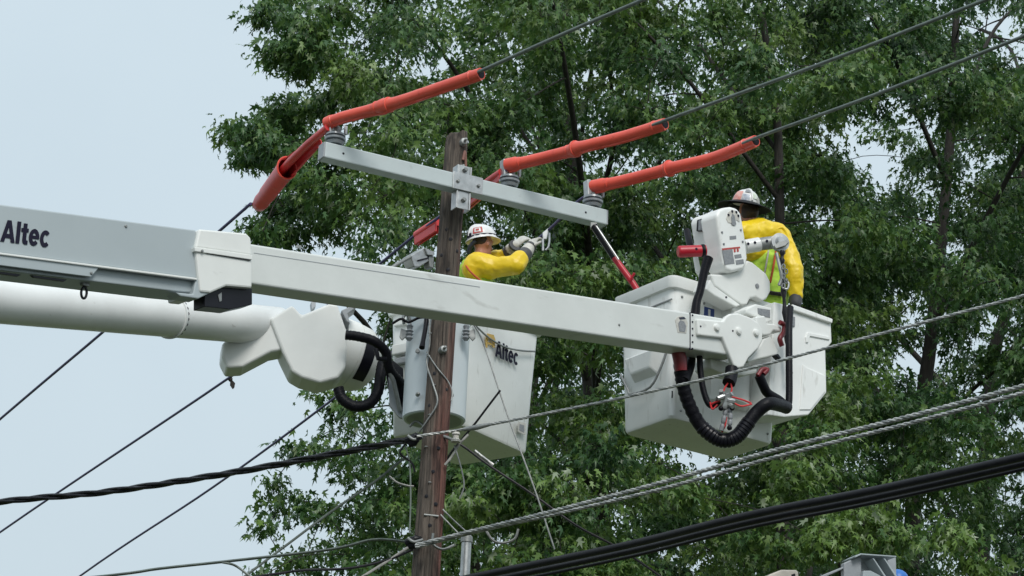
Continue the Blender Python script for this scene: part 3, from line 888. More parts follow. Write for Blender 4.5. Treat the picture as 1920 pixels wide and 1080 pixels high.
MB().lathe(r0 + (r1 - r0) * .05, r1 - r0, [(0, .056), (.02, .056), (.03, .05)], 20).build('handle_socket', 'black_rubber', wn, smooth=40)
bolt('bolt', r0 + (r1 - r0) * .35 + Vector((.0, -.05, .0)), (0, -1, 0), .012, .004, 'decal_dark', wn, 6)
# lower bracket
slab('bracket', Z5([(800, 720), (900, 725), (1000, 700), (1090, 612), (1130, 630), (1235, 715), (1268, 780), (1270, 860), (1240, 915), (1205, 935), (1150, 905), (1110, 915), (1085, 965), (1040, 965), (830, 815)]), -.06, .10, 'cover_white', wn, .02, WP, 3)
slab('bracket_web', Z5([(760, 840), (800, 760), (830, 815), (1040, 965), (1000, 980), (830, 890)]), -.03, .16, 'cover_white', wn, .014, WP, 3)
slab('post', Z5([(960, 960), (1090, 960), (1110, 920), (1190, 950), (1270, 960), (1275, 1060), (960, 1060)]), -.12, .2, 'cover_white', wn, .014, WP, 3)
bolt('pivot_hole', WP.P(*Z5([(1163, 815)])[0], -.055), -WP.n, .022, .004, 'decal_grey', wn, 14)
bolt('bolt', WP.P(*Z5([(922, 902)])[0], -.025), -WP.n, .008, .006, 'decal_dark', wn, 8)
# jib arm to the right with sheave and hook
j0, j1, j2 = W(1396, 463, 22.95), W(1424, 458, 22.98), W(1456, 454, 23.0)
MB().tube([j0, j1], .062, 20).build('jib_collar', 'hat_white', wn, smooth=40, bevel=.006)
MB().tube([j1, j2], .056, 20).build('jib_tube', 'steel_dull', wn, smooth=40, bevel=.006)
for j_, k_ in ((j0 * .8 + j1 * .2, .064), (j0 * .35 + j1 * .65, .064), (j1 * .6 + j2 * .4, .058)):
    bolt('bolt', j_ + Vector((0, -k_, 0)), (0, -1, 0), .012, .008, 'decal_dark', wn, 8)
sv = W(1462, 455, 22.96)
MB().lathe(sv, (.3, -1, 0), [(-.02, .05), (-.018, .082), (-.008, .082), (0, .06), (.008, .082), (.018, .082), (.02, .05), (.045, .03)], 24).build('sheave', 'steel_bright', wn, smooth=30)
MB().prism([W(x_, y_, 22.9) for x_, y_ in Z5([(1290, 500), (1330, 470), (1390, 455), (1410, 475), (1385, 500), (1310, 525)])], (0, .03, 0)).build('sheave_plate', 'steel_dull', wn, bevel=.005)
# rope, chain and black lead falling from the sheave
rp_ = thing('winch_rope', 'dark winch rope with hook hanging past the yellow sleeve', 'rope', W(1476, 700, 22.95))
MB().tube(catmull([W(1467, 470, 22.93), W(1466, 500, 22.93), W(1470, 560, 22.93), W(1476, 640, 22.95), W(1481, 700, 22.95)]), [.02 + .008 * math.sin(i * 1.9) for i in range(25)], 8).build('rope', 'cable_black', rp_, smooth=50)
MB().tube(catmull([W(1456, 475, 22.92), W(1462, 500, 22.9), W(1466, 520, 22.9), W(1461, 535, 22.9)]), .016).build('hook_shank', 'steel_dull', rp_, smooth=50)
for k in range(5):
    c = W(1469 + (k % 2) * 5, 500 + k * 9, 22.88)
    MB().tube([c + Vector((math.cos(a_) * .013, 0, math.sin(a_) * .022)) for a_ in [2 * math.pi * i / 12 for i in range(13)]], 0.0055, 6, cap=False).build('chain_link', 'steel_dull' if k % 2 else 'steel_bright', rp_, smooth=60)
MB().tube(catmull([W(1467, 522, 22.9), W(1478, 530, 22.9), W(1476, 542, 22.9), W(1468, 540, 22.9)]), .010).build('hook', 'steel_bright', rp_, smooth=50)
# black strap beside the winch
sp_ = [W(x_, y_, 22.40) for x_, y_ in ((1328, 484), (1320, 512), (1313, 545), (1306, 568), (1302, 605))]
o = MB().tube(catmull(sp_), [.062 - .014 * math.sin(i / 24 * 3.1) for i in range(25)], 12, flat=.7).build('hose_cover', 'black_rubber', smooth=50)
tag(o, 'black fabric hose cover dropping from the winch to the boom', 'hose cover')
o = MB().prism([W(x_, y_, 23.1) for x_, y_ in ((1300, 480), (1309, 480), (1314, 505), (1311, 516), (1305, 508))], (0, .05, 0)).build('side_bracket', 'bucket_white', wn, bevel=.005)
MB().tube([W(1288, 432, 23.2), W(1296, 470, 23.1)], .03, 10).build('side_lever', 'black_plastic', wn, smooth=50)

# hydraulic hoses in front of the buckets -------------------------------------------------
HY = 22.35
def hz(pts):
    return catmull([W(1240 + x_ / 3.6, 560 + y_ / 3.6, yy) for x_, y_, yy in pts], 8)
hp = hz([(120, 340, 22.15), (130, 480, 22.2), (150, 600, 22.25), (190, 720, 22.3), (260, 850, HY), (350, 930, HY), (430, 958, HY), (510, 930, HY), (570, 860, HY), (640, 770, HY), (720, 710, HY), (800, 720, 22.5), (845, 735, 22.6)])
n = len(hp)
rr = [.075 if i < n * .28 else .068 for i in range(n)]
hh = thing('hydraulic_hose', 'thick black ribbed hose hanging in a loop under the boom tip', 'hose', hp[n // 2])
hbody = MB().tube(hp, [.055 + (.004 * math.sin(i * 2.2) if i < n * .3 else 0) for i in range(n)], 16).build('hose_body', 'black_rubber', hh, smooth=60)
for i in range(int(n * .36), int(n * .70), 2):
    d = (hp[i + 1] - hp[i - 1]).normalized()
    MB().lathe(hp[i] - d * .018, d, [(0, .053), (.008, .062), (.028, .062), (.036, .053)], 16).build('rib', 'black_plastic', hbody, smooth=35)
MB().tube([hp[0] + Vector((-.02, -.01, 0)), hp[4] + Vector((0, -.015, 0)), hp[9] + Vector((.0, -.03, 0))], [.052, .058, .05], 12).build('red_wrap', 'red_dark', hh, smooth=50)
MB().tube(hp[9:22:3] if n > 22 else hp[9:], [.03] * len(hp[9:22:3]), 8).build('red_wrap', 'red_dark', hh, smooth=50)
o = MB().tube(hz([(150, 560, 22.2), (190, 440, 22.35), (190, 380, 22.4)]), .05, 10).build('hose_body', 'black_rubber', hh, smooth=50)
o = MB().tube(hz([(845, 735, 22.6), (862, 680, 22.62), (862, 400, 22.65), (862, 200, 22.7), (870, 60, 22.8)]), [.030] * 33, 10).build('hydraulic_line', 'black_rubber', smooth=50)
tag(o, 'black vertical hydraulic line running up beside the narrow bucket', 'hose')
o = MB().tube(hz([(845, 745, 22.6), (800, 690, 22.55), (720, 640, 22.5), (690, 590, 22.45), (660, 520, 22.4)]), .04, 10).build('hydraulic_line', 'black_rubber', smooth=50)
tag(o, 'short black bent hose rising to the red fitting under the tip', 'hose')
o = MB().tube(hz([(650, 520, 22.38), (680, 480, 22.4), (715, 480, 22.42), (690, 510, 22.4)]), .020, 8).build('hose_fitting', 'red_dark', smooth=50)
tag(o, 'small red hose fitting under the boom tip plate', 'fitting')
o = MB().tube(hz([(258, 390, 22.3), (265, 500, 22.3), (285, 620, 22.3), (320, 710, 22.3), (360, 720, 22.3), (390, 690, 22.28)]), .026, 8).build('hydraulic_line', 'black_rubber', smooth=50)
tag(o, 'thin black hose curving from the boom to the valve cluster', 'hose')
# cluster of fittings and red lines
vc = thing('valve_cluster', 'cluster of small steel hose couplings with red lines below boom', 'valve', W(1240 + 430 / 3.6, 560 + 900 / 3.6, 22.25))
MB().tube(hz([(475, 470, 22.3), (470, 530, 22.28), (455, 570, 22.25)]), [.055] * 17, 10).build('boot', 'black_rubber', vc, smooth=50)
for pts in ([(470, 570, 22.25), (475, 620, 22.25), (450, 660, 22.25)], [(450, 570, 22.25), (430, 600, 22.25), (415, 640, 22.25)],
            [(460, 660, 22.25), (540, 680, 22.25), (605, 705, 22.3)], [(480, 700, 22.25), (540, 725, 22.25), (610, 712, 22.3)],
            [(330, 700, 22.28), (345, 745, 22.26), (380, 715, 22.25)], [(410, 900, 22.3), (430, 860, 22.25), (440, 800, 22.25)],
            [(400, 690, 22.25), (350, 705, 22.26), (330, 725, 22.28)]):
    MB().tube(hz(pts), .0075, 6).build('red_line', 'red_rubber', vc, smooth=50)
for pts in ([(445, 640, 22.24), (440, 720, 22.24), (425, 800, 22.24), (405, 890, 22.26)], [(460, 720, 22.24), (465, 800, 22.24), (460, 865, 22.24)]):
    MB().tube(hz(pts), [.02 - .008 * (i % 5 == 0) for i in range(8 * (len(pts) - 1) + 1)], 8).build('steel_line', 'decal_grey', vc, smooth=50)
for x_, y_ in ((410, 640), (440, 690), (470, 690), (405, 665), (430, 720), (465, 720), (455, 660)):
    p = W(1240 + x_ / 3.6, 560 + y_ / 3.6, 22.22)
    MB().lathe(p, (random.uniform(-1, 1), -.3, random.uniform(-1, 1)), [(-.03, .012), (-.028, .024), (.0, .026), (.02, .018), (.04, .018)], 8).build('coupling', random.choice(['steel_bright', 'steel_dull']), vc, smooth=35)
for x_, y_ in ((403, 740), (478, 738), (460, 872)):
    MB().ell(W(1240 + x_ / 3.6, 560 + y_ / 3.6, 22.22), (.022, 0, 0), (0, .022, 0), (0, 0, .022), 10, 6).build('cap', 'black_rubber', vc, smooth=60)

# ================================================================== FAR LIFT: ROUND BOOM, ELBOW, BUCKET
qA, qB = W(-260, 541, 20.1), W(520, 612, 24.3)
rbm = thing('round_lift_boom', 'round white tubular lift boom below the square boom', 'lift boom', qA - UP * 1.5)
qd = (qB - qA)
qA2 = qA - qd * .5
def qr(t_):
    return .185 - .01 * t_
MB().tube([qA2 + (qB - qA2) * (i / 12) for i in range(13)], [qr(i / 12) for i in range(13)], 40).build('tube', 'tube_white', rbm, smooth=60)
# band with rivets
bc = qA + qd * .703
band = MB().lathe(bc, qd, [(0, .186), (.0, .192), (.018, .192), (.018, .186)], 40).build('band', 'tube_white', rbm, smooth=30)
fx, fy = frame_of(qd)
for k in range(24):
    a_ = 2 * math.pi * k / 24
    nrm = fx * math.cos(a_) + fy * math.sin(a_)
    bolt('rivet', bc + qd.normalized() * .03 + nrm * .180, nrm, .014, .007, 'decal_dark', band, 6)
bolt('drain_plug', qA + qd.normalized() * (W(190, 600, 22.4) - qA).dot(qd.normalized()) + Vector((.08, -.15, -.07)).normalized() * .18, (.3, -.8, -.4), .014, .01, 'decal_dark', rbm, 6)

EP = Plane(W(560, 640, 23.95), (math.cos(R(9)), math.sin(R(9))))
ec = thing('elbow_cover', 'angular white elbow cover at the end of the round boom', 'elbow cover', EP.P(560, 720))
slab('main_cover', [(505, 597), (548, 571), (566, 590), (618, 568), (633, 570), (651, 622), (651, 655), (648, 690), (634, 709), (600, 718), (566, 708), (547, 697), (530, 662)], 0, .34, 'cover_white', ec, .026, EP, 3)
slab('arm_cover', [(417, 645), (420, 640), (510, 594), (535, 655), (508, 660), (455, 688), (426, 690), (415, 668)], -.03, .28, 'cover_white', ec, .024, EP, 3)
slab('side_plate', [(640, 582), (655, 575), (668, 576), (652, 588), (656, 606), (650, 602)], -.02, .2, 'primer_grey', ec, .006, EP)
slab('side_plate', [(583, 566), (592, 566), (592, 574), (585, 580)], -.2, .1, 'primer_grey', ec, .004, EP)
# round rotator head beside it
axd = Vector((.80, .42, -.16)).normalized()
rc0 = W(634, 660, 24.45)
MB().lathe(rc0, axd, [(-.06, .02), (-.06, .31), (.0, .315), (.09, .315), (.092, .305), (.10, .305), (.102, .312), (.22, .30), (.30, .25), (.36, .16), (.385, .05), (.39, .01)], 40).build('rotator_head', 'cover_white', ec, smooth=28)
for k in range(7):
    a_ = R(150 + k * 10)
    x_, y_ = frame_of(axd)
wx = Vector((0, -1, -.25))
wx = (wx - axd * wx.dot(axd)).normalized()
wy = axd.cross(wx)
strip = []
for d_, rr_ in ((.125, .316), (.235, .302)):
    strip.append([rc0 + axd * d_ + (wx * math.cos(R(a_)) + wy * math.sin(R(a_))) * rr_ for a_ in range(-35, 40, 8)])
pts_ = strip[0] + strip[1][::-1]
mb_ = MB()
m_ = len(strip[0])
mb_.add(strip[0] + strip[1], [(i, i + 1, m_ + i + 1, m_ + i) for i in range(m_ - 1)]).build('dark_band', 'black_plastic', ec, smooth=50)

def cable_thing(pts, r, lab, mt, name, cat, rib=0, parent=None, n=8, seg=12):
    P = catmull(pts, n)
    if rib:
        rr = [r * (1 + rib * math.sin(i * 2.6)) for i in range(len(P))]
    else:
        rr = r
    o = MB().tube(P, rr, seg).build(name, mt, smooth=60)
    return tag(o, lab, cat)
cable_thing([W(x_, y_, yy) for x_, y_, yy in ((634, 728, 24.1), (642, 748, 24.1), (665, 762, 24.1), (692, 757, 24.1), (708, 735, 24.1), (714, 700, 24.15), (718, 680, 24.2))], .049, 'thick black hose hanging in a loop beneath the elbow cover', 'black_rubber', 'hydraulic_hose', 'hose', .05)
cable_thing([W(x_, y_, yy) for x_, y_, yy in ((648, 628, 23.85), (672, 631, 23.85), (702, 640, 23.85), (723, 660, 23.9), (728, 685, 23.95), (735, 700, 24.0), (752, 720, 24.1), (756, 745, 24.15))], .044, 'black hose arching over the round rotator head towards the transformer', 'black_rubber', 'hydraulic_hose', 'hose', .05)
bt = thing('hose_bracket', 'black bracket and hose guard between rotator head and transformer', 'bracket', W(740, 780, 24.2))
MB().prism([W(x_, y_, 24.2) for x_, y_ in ((722, 690), (733, 672), (756, 690), (757, 782), (744, 770), (730, 740))], (0, .12, 0)).build('guard', 'black_plastic', bt, bevel=.01)
MB().tube([W(705, 655, 23.8), W(709, 672, 23.8), W(724, 674, 23.85)], .022, 8).build('clamp', 'black_plastic', bt, smooth=50)
MB().tube([W(727, 690, 23.95), W(738, 715, 24.0), W(750, 770, 24.1)], .02, 8).build('grey_rod', 'steel_dull', bt, smooth=50)
MB().prism([W(x_, y_, 24.12) for x_, y_ in ((728, 700), (740, 715), (757, 785), (748, 782), (730, 760))], (0, .04, 0)).build('plate', 'primer_grey', bt, bevel=.006)

# bucket behind the transformer ---------------------------------------------------
f1 = Vector((math.cos(R(54)), math.sin(R(54)), 0))
f2 = Vector((-f1.y, f1.x, 0))
N2 = W(866, 797, 24.2)
bk2 = thing('lift_bucket', 'white lift bucket behind the transformer with lettering and yellow emblem', 'lift bucket', N2 + f1 * .5 + f2 * .4)
A2, B2, H2b = 1.03, .80, 1.25
shell, c2 = bucket_shell(N2, f1, f2, A2, B2, H2b, parent=bk2, taper=.045)
def on_b2(s, z, off=0.0):
    return N2 + f1 * s - f2 * (off + .045 * z / H2b) + UP * z
def on_b2l(s, z, off=0.0):
    return N2 + f2 * s - f1 * (off + .045 * z / H2b) + UP * z
FP2 = Plane(N2 - f2 * .04, f1)
lp = FP2.P(928, 667)
lq = FP2.P(972, 686)
lu = (lq - lp).normalized()
lp, lq = FP2.P(928, 668, .014), FP2.P(971, 686, .014)
letters('Altec', lp, (lq - lp).normalized(), UP, FP2.n, .155, (lq - lp).length, 'decal_dark', shell)
for pts in ([(911, 632), (914, 625), (926, 628), (929, 637), (928, 652), (924, 651), (924, 638), (915, 635), (914, 652), (911, 652)], [(914, 641), (925, 644), (925, 648), (914, 645)]):
    slab('emblem', pts, .014, .004, 'decal_yellow', shell, 0, FP2)
slab('warning_label', [(972, 790), (986, 794), (985, 816), (971, 809)], .004, .004, 'glove_leather', bk2, 0, FP2)
slab('label_print', [(974.5, 795), (983, 797.5), (982.5, 811), (974, 806.5)], .006, .004, 'decal_grey', bk2, 0, FP2)
# fittings on the narrow face beside the transformer
MB().box(on_b2l(.70, 1.06, .02), f2 * .075, f1 * .02, UP * .03).build('recess', 'cover_white', bk2, bevel=.01)
MB().box(on_b2l(.68, .80, .03), f2 * .09, f1 * .03, UP * .05).build('latch_block', 'cover_white', bk2, bevel=.012)
MB().box(on_b2l(.64, .69, .02), f2 * .1, f1 * .03, UP * .03).build('latch_block', 'primer_grey', bk2, bevel=.01)
MB().tube(catmull([FP2.P(888, 607, .02), FP2.P(915, 632, .03), FP2.P(945, 650, .03), FP2.P(975, 657, .03), FP2.P(1003, 659, .03)]), .009).build('lanyard', 'steel_dull', bk2, smooth=50)

# ================================================================== PEOPLE
def blob(name, mb, mt, parent, voxel=.012, smooth_n=6, wrinkle=0.0):
    o = mb.build(name, mt, parent)
    r_ = o.modifiers.new('skin', 'REMESH')
    r_.mode = 'VOXEL'
    r_.voxel_size = voxel
    r_.use_smooth_shade = True
    s_ = o.modifiers.new('soften', 'SMOOTH')
    s_.iterations = smooth_n
    s_.factor = .5
    if wrinkle:
        tx = bpy.data.textures.new('folds', 'MARBLE')
        tx.noise_scale = .10
        tx.turbulence = 9
        tx.marble_type = 'SOFT'
        d_ = o.modifiers.new('folds', 'DISPLACE')
        d_.texture = tx
        d_.strength = wrinkle
        d_.mid_level = .5
        d_.texture_coords = 'LOCAL'
    return o
def chain(mb, pts, rs_):
    for i in range(len(pts) - 1):
        mb.capsule(pts[i], pts[i + 1], rs_[i], rs_[i + 1])
    return mb
def head_shape(mb, c, f, u, s=1.0):
    """c: centre of the head; f: looking direction"""
    f = (f - u * f.dot(u)).normalized()
    sd_ = f.cross(u).normalized()
    mb.ell(c + u * .02 * s, sd_ * .076 * s, f * .098 * s, u * .112 * s)
    mb.ell(c - u * .055 * s + f * .022 * s, sd_ * .058 * s, f * .07 * s, u * .075 * s)
    mb.capsule(c + f * .095 * s + u * .015 * s, c + f * .112 * s - u * .022 * s, .011 * s, .016 * s)     # nose
    mb.capsule(c + f * .088 * s - u * .062 * s - sd_ * .02 * s, c + f * .088 * s - u * .062 * s + sd_ * .02 * s, .010 * s, .010 * s)  # lips
    mb.ell(c + f * .075 * s - u * .105 * s, sd_ * .03 * s, f * .025 * s, u * .025 * s)                     # chin
    for sg in (-1, 1):
        mb.ell(c + sd_ * sg * .078 * s - u * .005 * s - f * .005 * s, sd_ * .012 * s, f * .022 * s, u * .034 * s)  # ears
        mb.capsule(c + f * .086 * s + u * .038 * s + sd_ * sg * .018 * s, c + f * .08 * s + u * .038 * s + sd_ * sg * .05 * s, .011 * s, .009 * s)  # brows
    return sd_
def hand_shape(mb, wrist, fdir, palm_n, k=1.0, curl=.6, side_=1):
    """palm and five separate curled fingers; fdir along the fingers, palm_n out of the palm"""
    f = fdir.normalized()
    pn = (palm_n - f * palm_n.dot(f)).normalized()
    w = f.cross(pn).normalized() * side_
    pc = wrist + f * .055 * k
    mb.ell(pc, w * .044 * k, f * .058 * k, pn * .02 * k)
    for i, (off, L_) in enumerate(((-.033, .075), (-.011, .085), (.011, .08), (.033, .062))):
        b_ = wrist + f * .098 * k + w * off * k
        p_ = [b_ - f * .03 * k, b_]
        d_ = f.copy()
        for j in range(3):
            a_ = curl * (.7 + .35 * j)
            d_ = (d_ * math.cos(a_) + pn * math.sin(a_)).normalized()
            p_.append(p_[-1] + d_ * L_ * (.42, .33, .25)[j] * k)
        chain(mb, p_, [.011 * k, .0115 * k, .0105 * k, .0095 * k, .008 * k])
    t0 = wrist + f * .03 * k - w * .04 * k
    chain(mb, [t0, t0 - w * .028 * k + f * .03 * k + pn * .01 * k, t0 - w * .022 * k + f * .062 * k + pn * .03 * k], [.014 * k, .012 * k, .010 * k])
def hard_hat(parent, c, f, u, mt, brim_r, full=False):
    f = (f - u * f.dot(u)).normalized()
    sd_ = f.cross(u).normalized()
    rs_ = []
    for i in range(10):
        a_ = math.pi / 2 * i / 9
        k = math.cos(a_) ** .8 if i < 9 else .02
        rs_.append([c + u * (.135 * math.sin(a_)) + (sd_ * math.cos(q) * .118 + f * math.sin(q) * .142) * k * (1 + .012 * math.cos(8 * q) * math.sin(2 * a_)) for q in [2 * math.pi * j / 32 for j in range(32)]])
    hs_ = MB().rings(rs_).build('hat_shell', mt, parent, smooth=60)
    parent['hat'] = hs_.name
    parent = hs_
    br = []
    for k, dz in ((1.0, .012), (1.02, -.004), (1.16, -.012), (1.17, -.018), (1.0, -.012), (.9, .0)):
        ring = []
        for q in [2 * math.pi * j / 32 for j in range(32)]:
            ex = 1 + (.10 * max(0, math.sin(q)) ** 2 if k > 1.1 else 0)
            ring.append(c + u * (dz - (.02 * max(0, math.sin(q)) if k > 1.1 else 0)) + (sd_ * math.cos(q) * .118 + f * math.sin(q) * .142) * k * ex)
        br.append(ring)
    br.append(br[0])
    MB().rings(br, False, False).build('hat_rim', 'brim_black' if full else mt, parent, smooth=40)
    rid = [c + u * (.135 * math.sin(a_) + .004) + f * .142 * math.cos(a_) ** .8 * sg for sg, rng_ in ((1, range(1, 9)), (-1, range(8, 0, -1))) for a_ in [math.pi / 2 * i / 9 for i in rng_]]
    MB().tube(rid, .010, 6).build('hat_ridge', mt, parent, smooth=60)
    if full:
        b2 = []
        for k, dz in ((.98, .02), (1.4, .0), (brim_r, -.016), (brim_r + .01, -.022), (1.4, -.008), (.98, .008)):
            b2.append([c + u * (dz - .03 * max(0, math.sin(q)) * (k > 1.5)) + (sd_ * math.cos(q) * .125 + f * math.sin(q) * .142) * k for q in [2 * math.pi * j / 40 for j in range(40)]])
        b2.append(b2[0])
        MB().rings(b2, False, False).build('sun_brim', 'brim_black', parent, smooth=50)
    return sd_

# worker behind the pole: seen from his right side and back, arms raised to the wire
wy_ = 24.72
F1 = Vector((.86, .5, 0)).normalized()
fl = 9.22
hc = W(905, 459, wy_)
feet = Vector((hc.x - .04, hc.y, fl))
p1 = thing('person', 'worker in white hard hat and yellow sleeves reaching up beside the pole', 'person', feet)
S1 = F1.cross(UP)                     # his right: towards us
sh_r, sh_l = W(897, 502, wy_ - .12), W(908, 494, wy_ + .24)
el_r, el_l = W(966, 501, wy_ - .22), W(944, 486, wy_ + .22)
wr_r, wr_l = W(992, 466, wy_ - .10), W(962, 464, wy_ + .05)
pel = feet + UP * 1.02
mb = MB()
HF1 = Vector((.74, .67, 0)).normalized()
head_shape(mb, hc, HF1 + Vector((0, 0, .15)), UP)
chain(mb, [hc - UP * .06 - F1 * .02, hc - UP * .2 - F1 * .02], [.055, .062])
mb.ell(feet + UP * 1.38, S1 * .17, F1 * .115, UP * .26)
mb.ell(pel, S1 * .155, F1 * .11, UP * .16)
chain(mb, [sh_r, el_r, wr_r], [.06, .046, .034])
chain(mb, [sh_l, el_l, wr_l], [.06, .046, .034])
mb.capsule(sh_r, sh_l, .07, .07)
for sg in (-1, 1):
    chain(mb, [pel + S1 * .09 * sg, pel + S1 * .1 * sg - UP * .46 + F1 * .03, feet + S1 * .1 * sg + UP * .09], [.085, .06, .045])
    mb.capsule(feet + S1 * .1 * sg + UP * .045 - F1 * .05, feet + S1 * .1 * sg + UP * .04 + F1 * .14, .045, .04)
blob('body', mb, 'skin', p1, .011, 3)
mb = MB()                                               # trousers
chain(mb, [pel + UP * .1, pel], [.15, .15])
for sg in (-1, 1):
    chain(mb, [pel + S1 * .09 * sg, pel + S1 * .1 * sg - UP * .46 + F1 * .03, feet + S1 * .1 * sg + UP * .1], [.105, .08, .07])
blob('trousers', mb, 'cloth_navy', p1, .015, 3)
mb = MB()                                               # vest
mb.ell(feet + UP * 1.36, S1 * .19, F1 * .14, UP * .30)
mb.ell(feet + UP * 1.12, S1 * .18, F1 * .135, UP * .2)
mb.ell(W(880, 512, wy_ - .05), S1 * .12, F1 * .10, UP * .16)
blob('vest', mb, 'lime_vest', p1, .014, 4, .012)
mb = MB()                                               # rubber sleeve, near arm
bul = sh_r * .55 + el_r * .45
chain(mb, [sh_r + UP * .02 - F1 * .02, sh_r * .7 + el_r * .3, bul, el_r + UP * .015, el_r * .7 + wr_r * .3 + UP * .02], [.125, .12, .10, .092, .085])
mb.ell(sh_r - UP * .02 - F1 * .03, F1 * .14, S1 * .10, UP * .13)
blob('yellow_sleeve', mb, 'yellow_rubber', p1, .011, 8, .007)
mb = MB()
chain(mb, [sh_l, el_l, el_l * .6 + wr_l * .4], [.12, .09, .075])
blob('yellow_sleeve', mb, 'yellow_rubber', p1, .012, 8, .01)
for el_, wr_, nm in ((el_r, wr_r, 0), (el_l, wr_l, 1)):
    mb = MB()                                           # rubber glove cuff
    chain(mb, [el_ * .62 + wr_ * .38, wr_ * .75 + el_ * .25], [.072, .066])
    blob('glove_cuff', mb, 'glove_dark', p1, .010, 3)
    mb = MB()
    hd = W(1006, 440, wy_ - .02) - wr_ if nm == 0 else W(982, 446, wy_ + .05) - wr_
    chain(mb, [wr_ * .8 + el_ * .2, wr_ + hd * .2], [.064, .05])
    hand_shape(mb, wr_, hd, Vector((.5, .6, -.3)), 1.25, .75, 1 if nm == 0 else -1)
    blob('leather_glove', mb, 'glove_leather', p1, .008, 2)
    d_ = (wr_ - el_).normalized()
    MB().lathe(wr_ + d_ * .02, d_, [(0, .05), (.0, .058), (.022, .056), (.022, .05)], 16).build('glove_strap', 'glove_dark', p1, smooth=40)
mb = MB()
mb.ell(hc - HF1 * .03 + UP * .025, HF1.cross(UP) * .079, HF1 * .078, UP * .075)
blob('hair', mb, 'hair_dark', p1, .010, 3)
hu = (UP * .97 - F1 * .22 - S1 * .04).normalized()
hatc = hc + hu * .058 + F1 * .005
hard_hat(p1, hatc, F1, hu, 'hat_white', 0)
# stickers and dark trim on the hat: curved to the shell
def hat_patch(parent, c, f, u, q0, q1, a0, a1, mt, name='sticker', off=.003):
    f = (f - u * f.dot(u)).normalized()
    sd_ = f.cross(u).normalized()
    nq, na = 6, 5
    v = []
    for i in range(na):
        a_ = R(a0 + (a1 - a0) * i / (na - 1))
        for j in range(nq):
            q = R(q0 + (q1 - q0) * j / (nq - 1))
            k = math.cos(a_) ** .8
            p = c + u * (.135 * math.sin(a_)) + (sd_ * math.cos(q) * .118 + f * math.sin(q) * .142) * k
            v.append(c + (p - c) * (1 + off / .12))
    fc = [(i * nq + j, i * nq + j + 1, (i + 1) * nq + j + 1, (i + 1) * nq + j) for i in range(na - 1) for j in range(nq - 1)]
    MB().add(v, fc).build(name, mt, bpy.data.objects[parent['hat']], smooth=60)
hat_patch(p1, hatc, F1, hu, -70, 60, 3, 8, 'decal_dark', 'hat_band')
hat_patch(p1, hatc, F1, hu, -62, -20, 12, 40, 'decal_red', 'sticker', .004)
hat_patch(p1, hatc, F1, hu, -54, -28, 17, 35, 'hat_white', 'sticker', .006)
hat_patch(p1, hatc, F1, hu, -48, -34, 21, 30, 'decal_red', 'sticker', .008)
hat_patch(p1, hatc, F1, hu, -105, -70, 3, 20, 'decal_dark', 'sticker', .004)
MB().tube(catmull([hc - F1 * .11 + S1 * .05 + UP * .0, hc - F1 * .13 - UP * .05, hc - F1 * .12 - UP * .1 - S1 * .04]), .02).build('hat_strap', 'cloth_navy', p1, smooth=50)
MB().tube(catmull([W(872, 495, wy_ - .2), W(880, 507, wy_ - .27), W(890, 517, wy_ - .28), W(902, 527, wy_ - .27)]), .009, 6).build('vest_piping', 'vest_orange', p1, smooth=50)

# connector in his hands
t = thing('wire_clamp', 'small steel clamp on the wire at the worker\'s glove', 'clamp', W(1020, 465, 24.6))
MB().prism([W(x_, y_, 24.6) for x_, y_ in ((1017, 436), (1028, 427), (1029, 433), (1025, 448), (1018, 449))], (0, .04, 0)).build('jaw', 'steel_bright', t, bevel=.005)
MB().tube([W(1018, 448, 24.6), W(1018, 470, 24.6)], .011, 8).build('stem', 'steel_bright', t, smooth=50)
MB().tube(catmull([W(1030, 437, 24.6), W(1030, 450, 24.6), W(1028, 463, 24.6), W(1023, 469, 24.6)]), .010, 8).build('eye_stem', 'steel_bright', t, smooth=50)

# worker with the black brim: back towards us
wy2 = 23.42
F2 = Vector((-.35, .93, 0)).normalized()
S2 = F2.cross(UP)
hc2 = W(1403, 396, wy2)
feet2 = Vector((W(1436, 500, wy2).x, wy2 + .02, 9.25))
p2 = thing('person', 'worker in black brimmed hat, yellow sleeves and lime vest, back turned', 'person', feet2)
pel2 = feet2 + UP * 1.0
sh_r, sh_l = W(1458, 443, wy2 - .02), W(1392, 440, wy2 - .14)
el_r, wr_r = W(1489, 505, wy2 - .10), W(1492, 553, wy2 - .08)
el_l, wr_l = W(1378, 500, wy2 + .05), W(1374, 520, wy2 + .28)
chest2 = W(1434, 480, wy2)
mb = MB()
head_shape(mb, hc2, F2, UP)
chain(mb, [hc2 - UP * .06 - F2 * .02, W(1418, 432, wy2)], [.055, .065])
mb.ell(chest2, S2 * .175, F2 * .115, UP * .25)
mb.ell(pel2, S2 * .155, F2 * .11, UP * .16)
chain(mb, [sh_r, el_r, wr_r], [.06, .046, .034])
chain(mb, [sh_l, el_l, wr_l], [.06, .046, .034])
mb.capsule(sh_r, sh_l, .07, .07)
mb.capsule(chest2, pel2, .13, .13)
for sg in (-1, 1):
    chain(mb, [pel2 + S2 * .09 * sg, pel2 + S2 * .1 * sg - UP * .46 + F2 * .03, feet2 + S2 * .1 * sg + UP * .09], [.085, .06, .045])
    mb.capsule(feet2 + S2 * .1 * sg + UP * .045 - F2 * .05, feet2 + S2 * .1 * sg + UP * .04 + F2 * .14, .045, .04)
blob('body', mb, 'skin', p2, .011, 3)
mb = MB()
chain(mb, [pel2 + UP * .06, pel2], [.12, .13])
for sg in (-1, 1):
    chain(mb, [pel2 + S2 * .09 * sg, pel2 + S2 * .1 * sg - UP * .46 + F2 * .03, feet2 + S2 * .1 * sg + UP * .1], [.105, .08, .07])
blob('trousers', mb, 'cloth_navy', p2, .015, 3)
mb = MB()
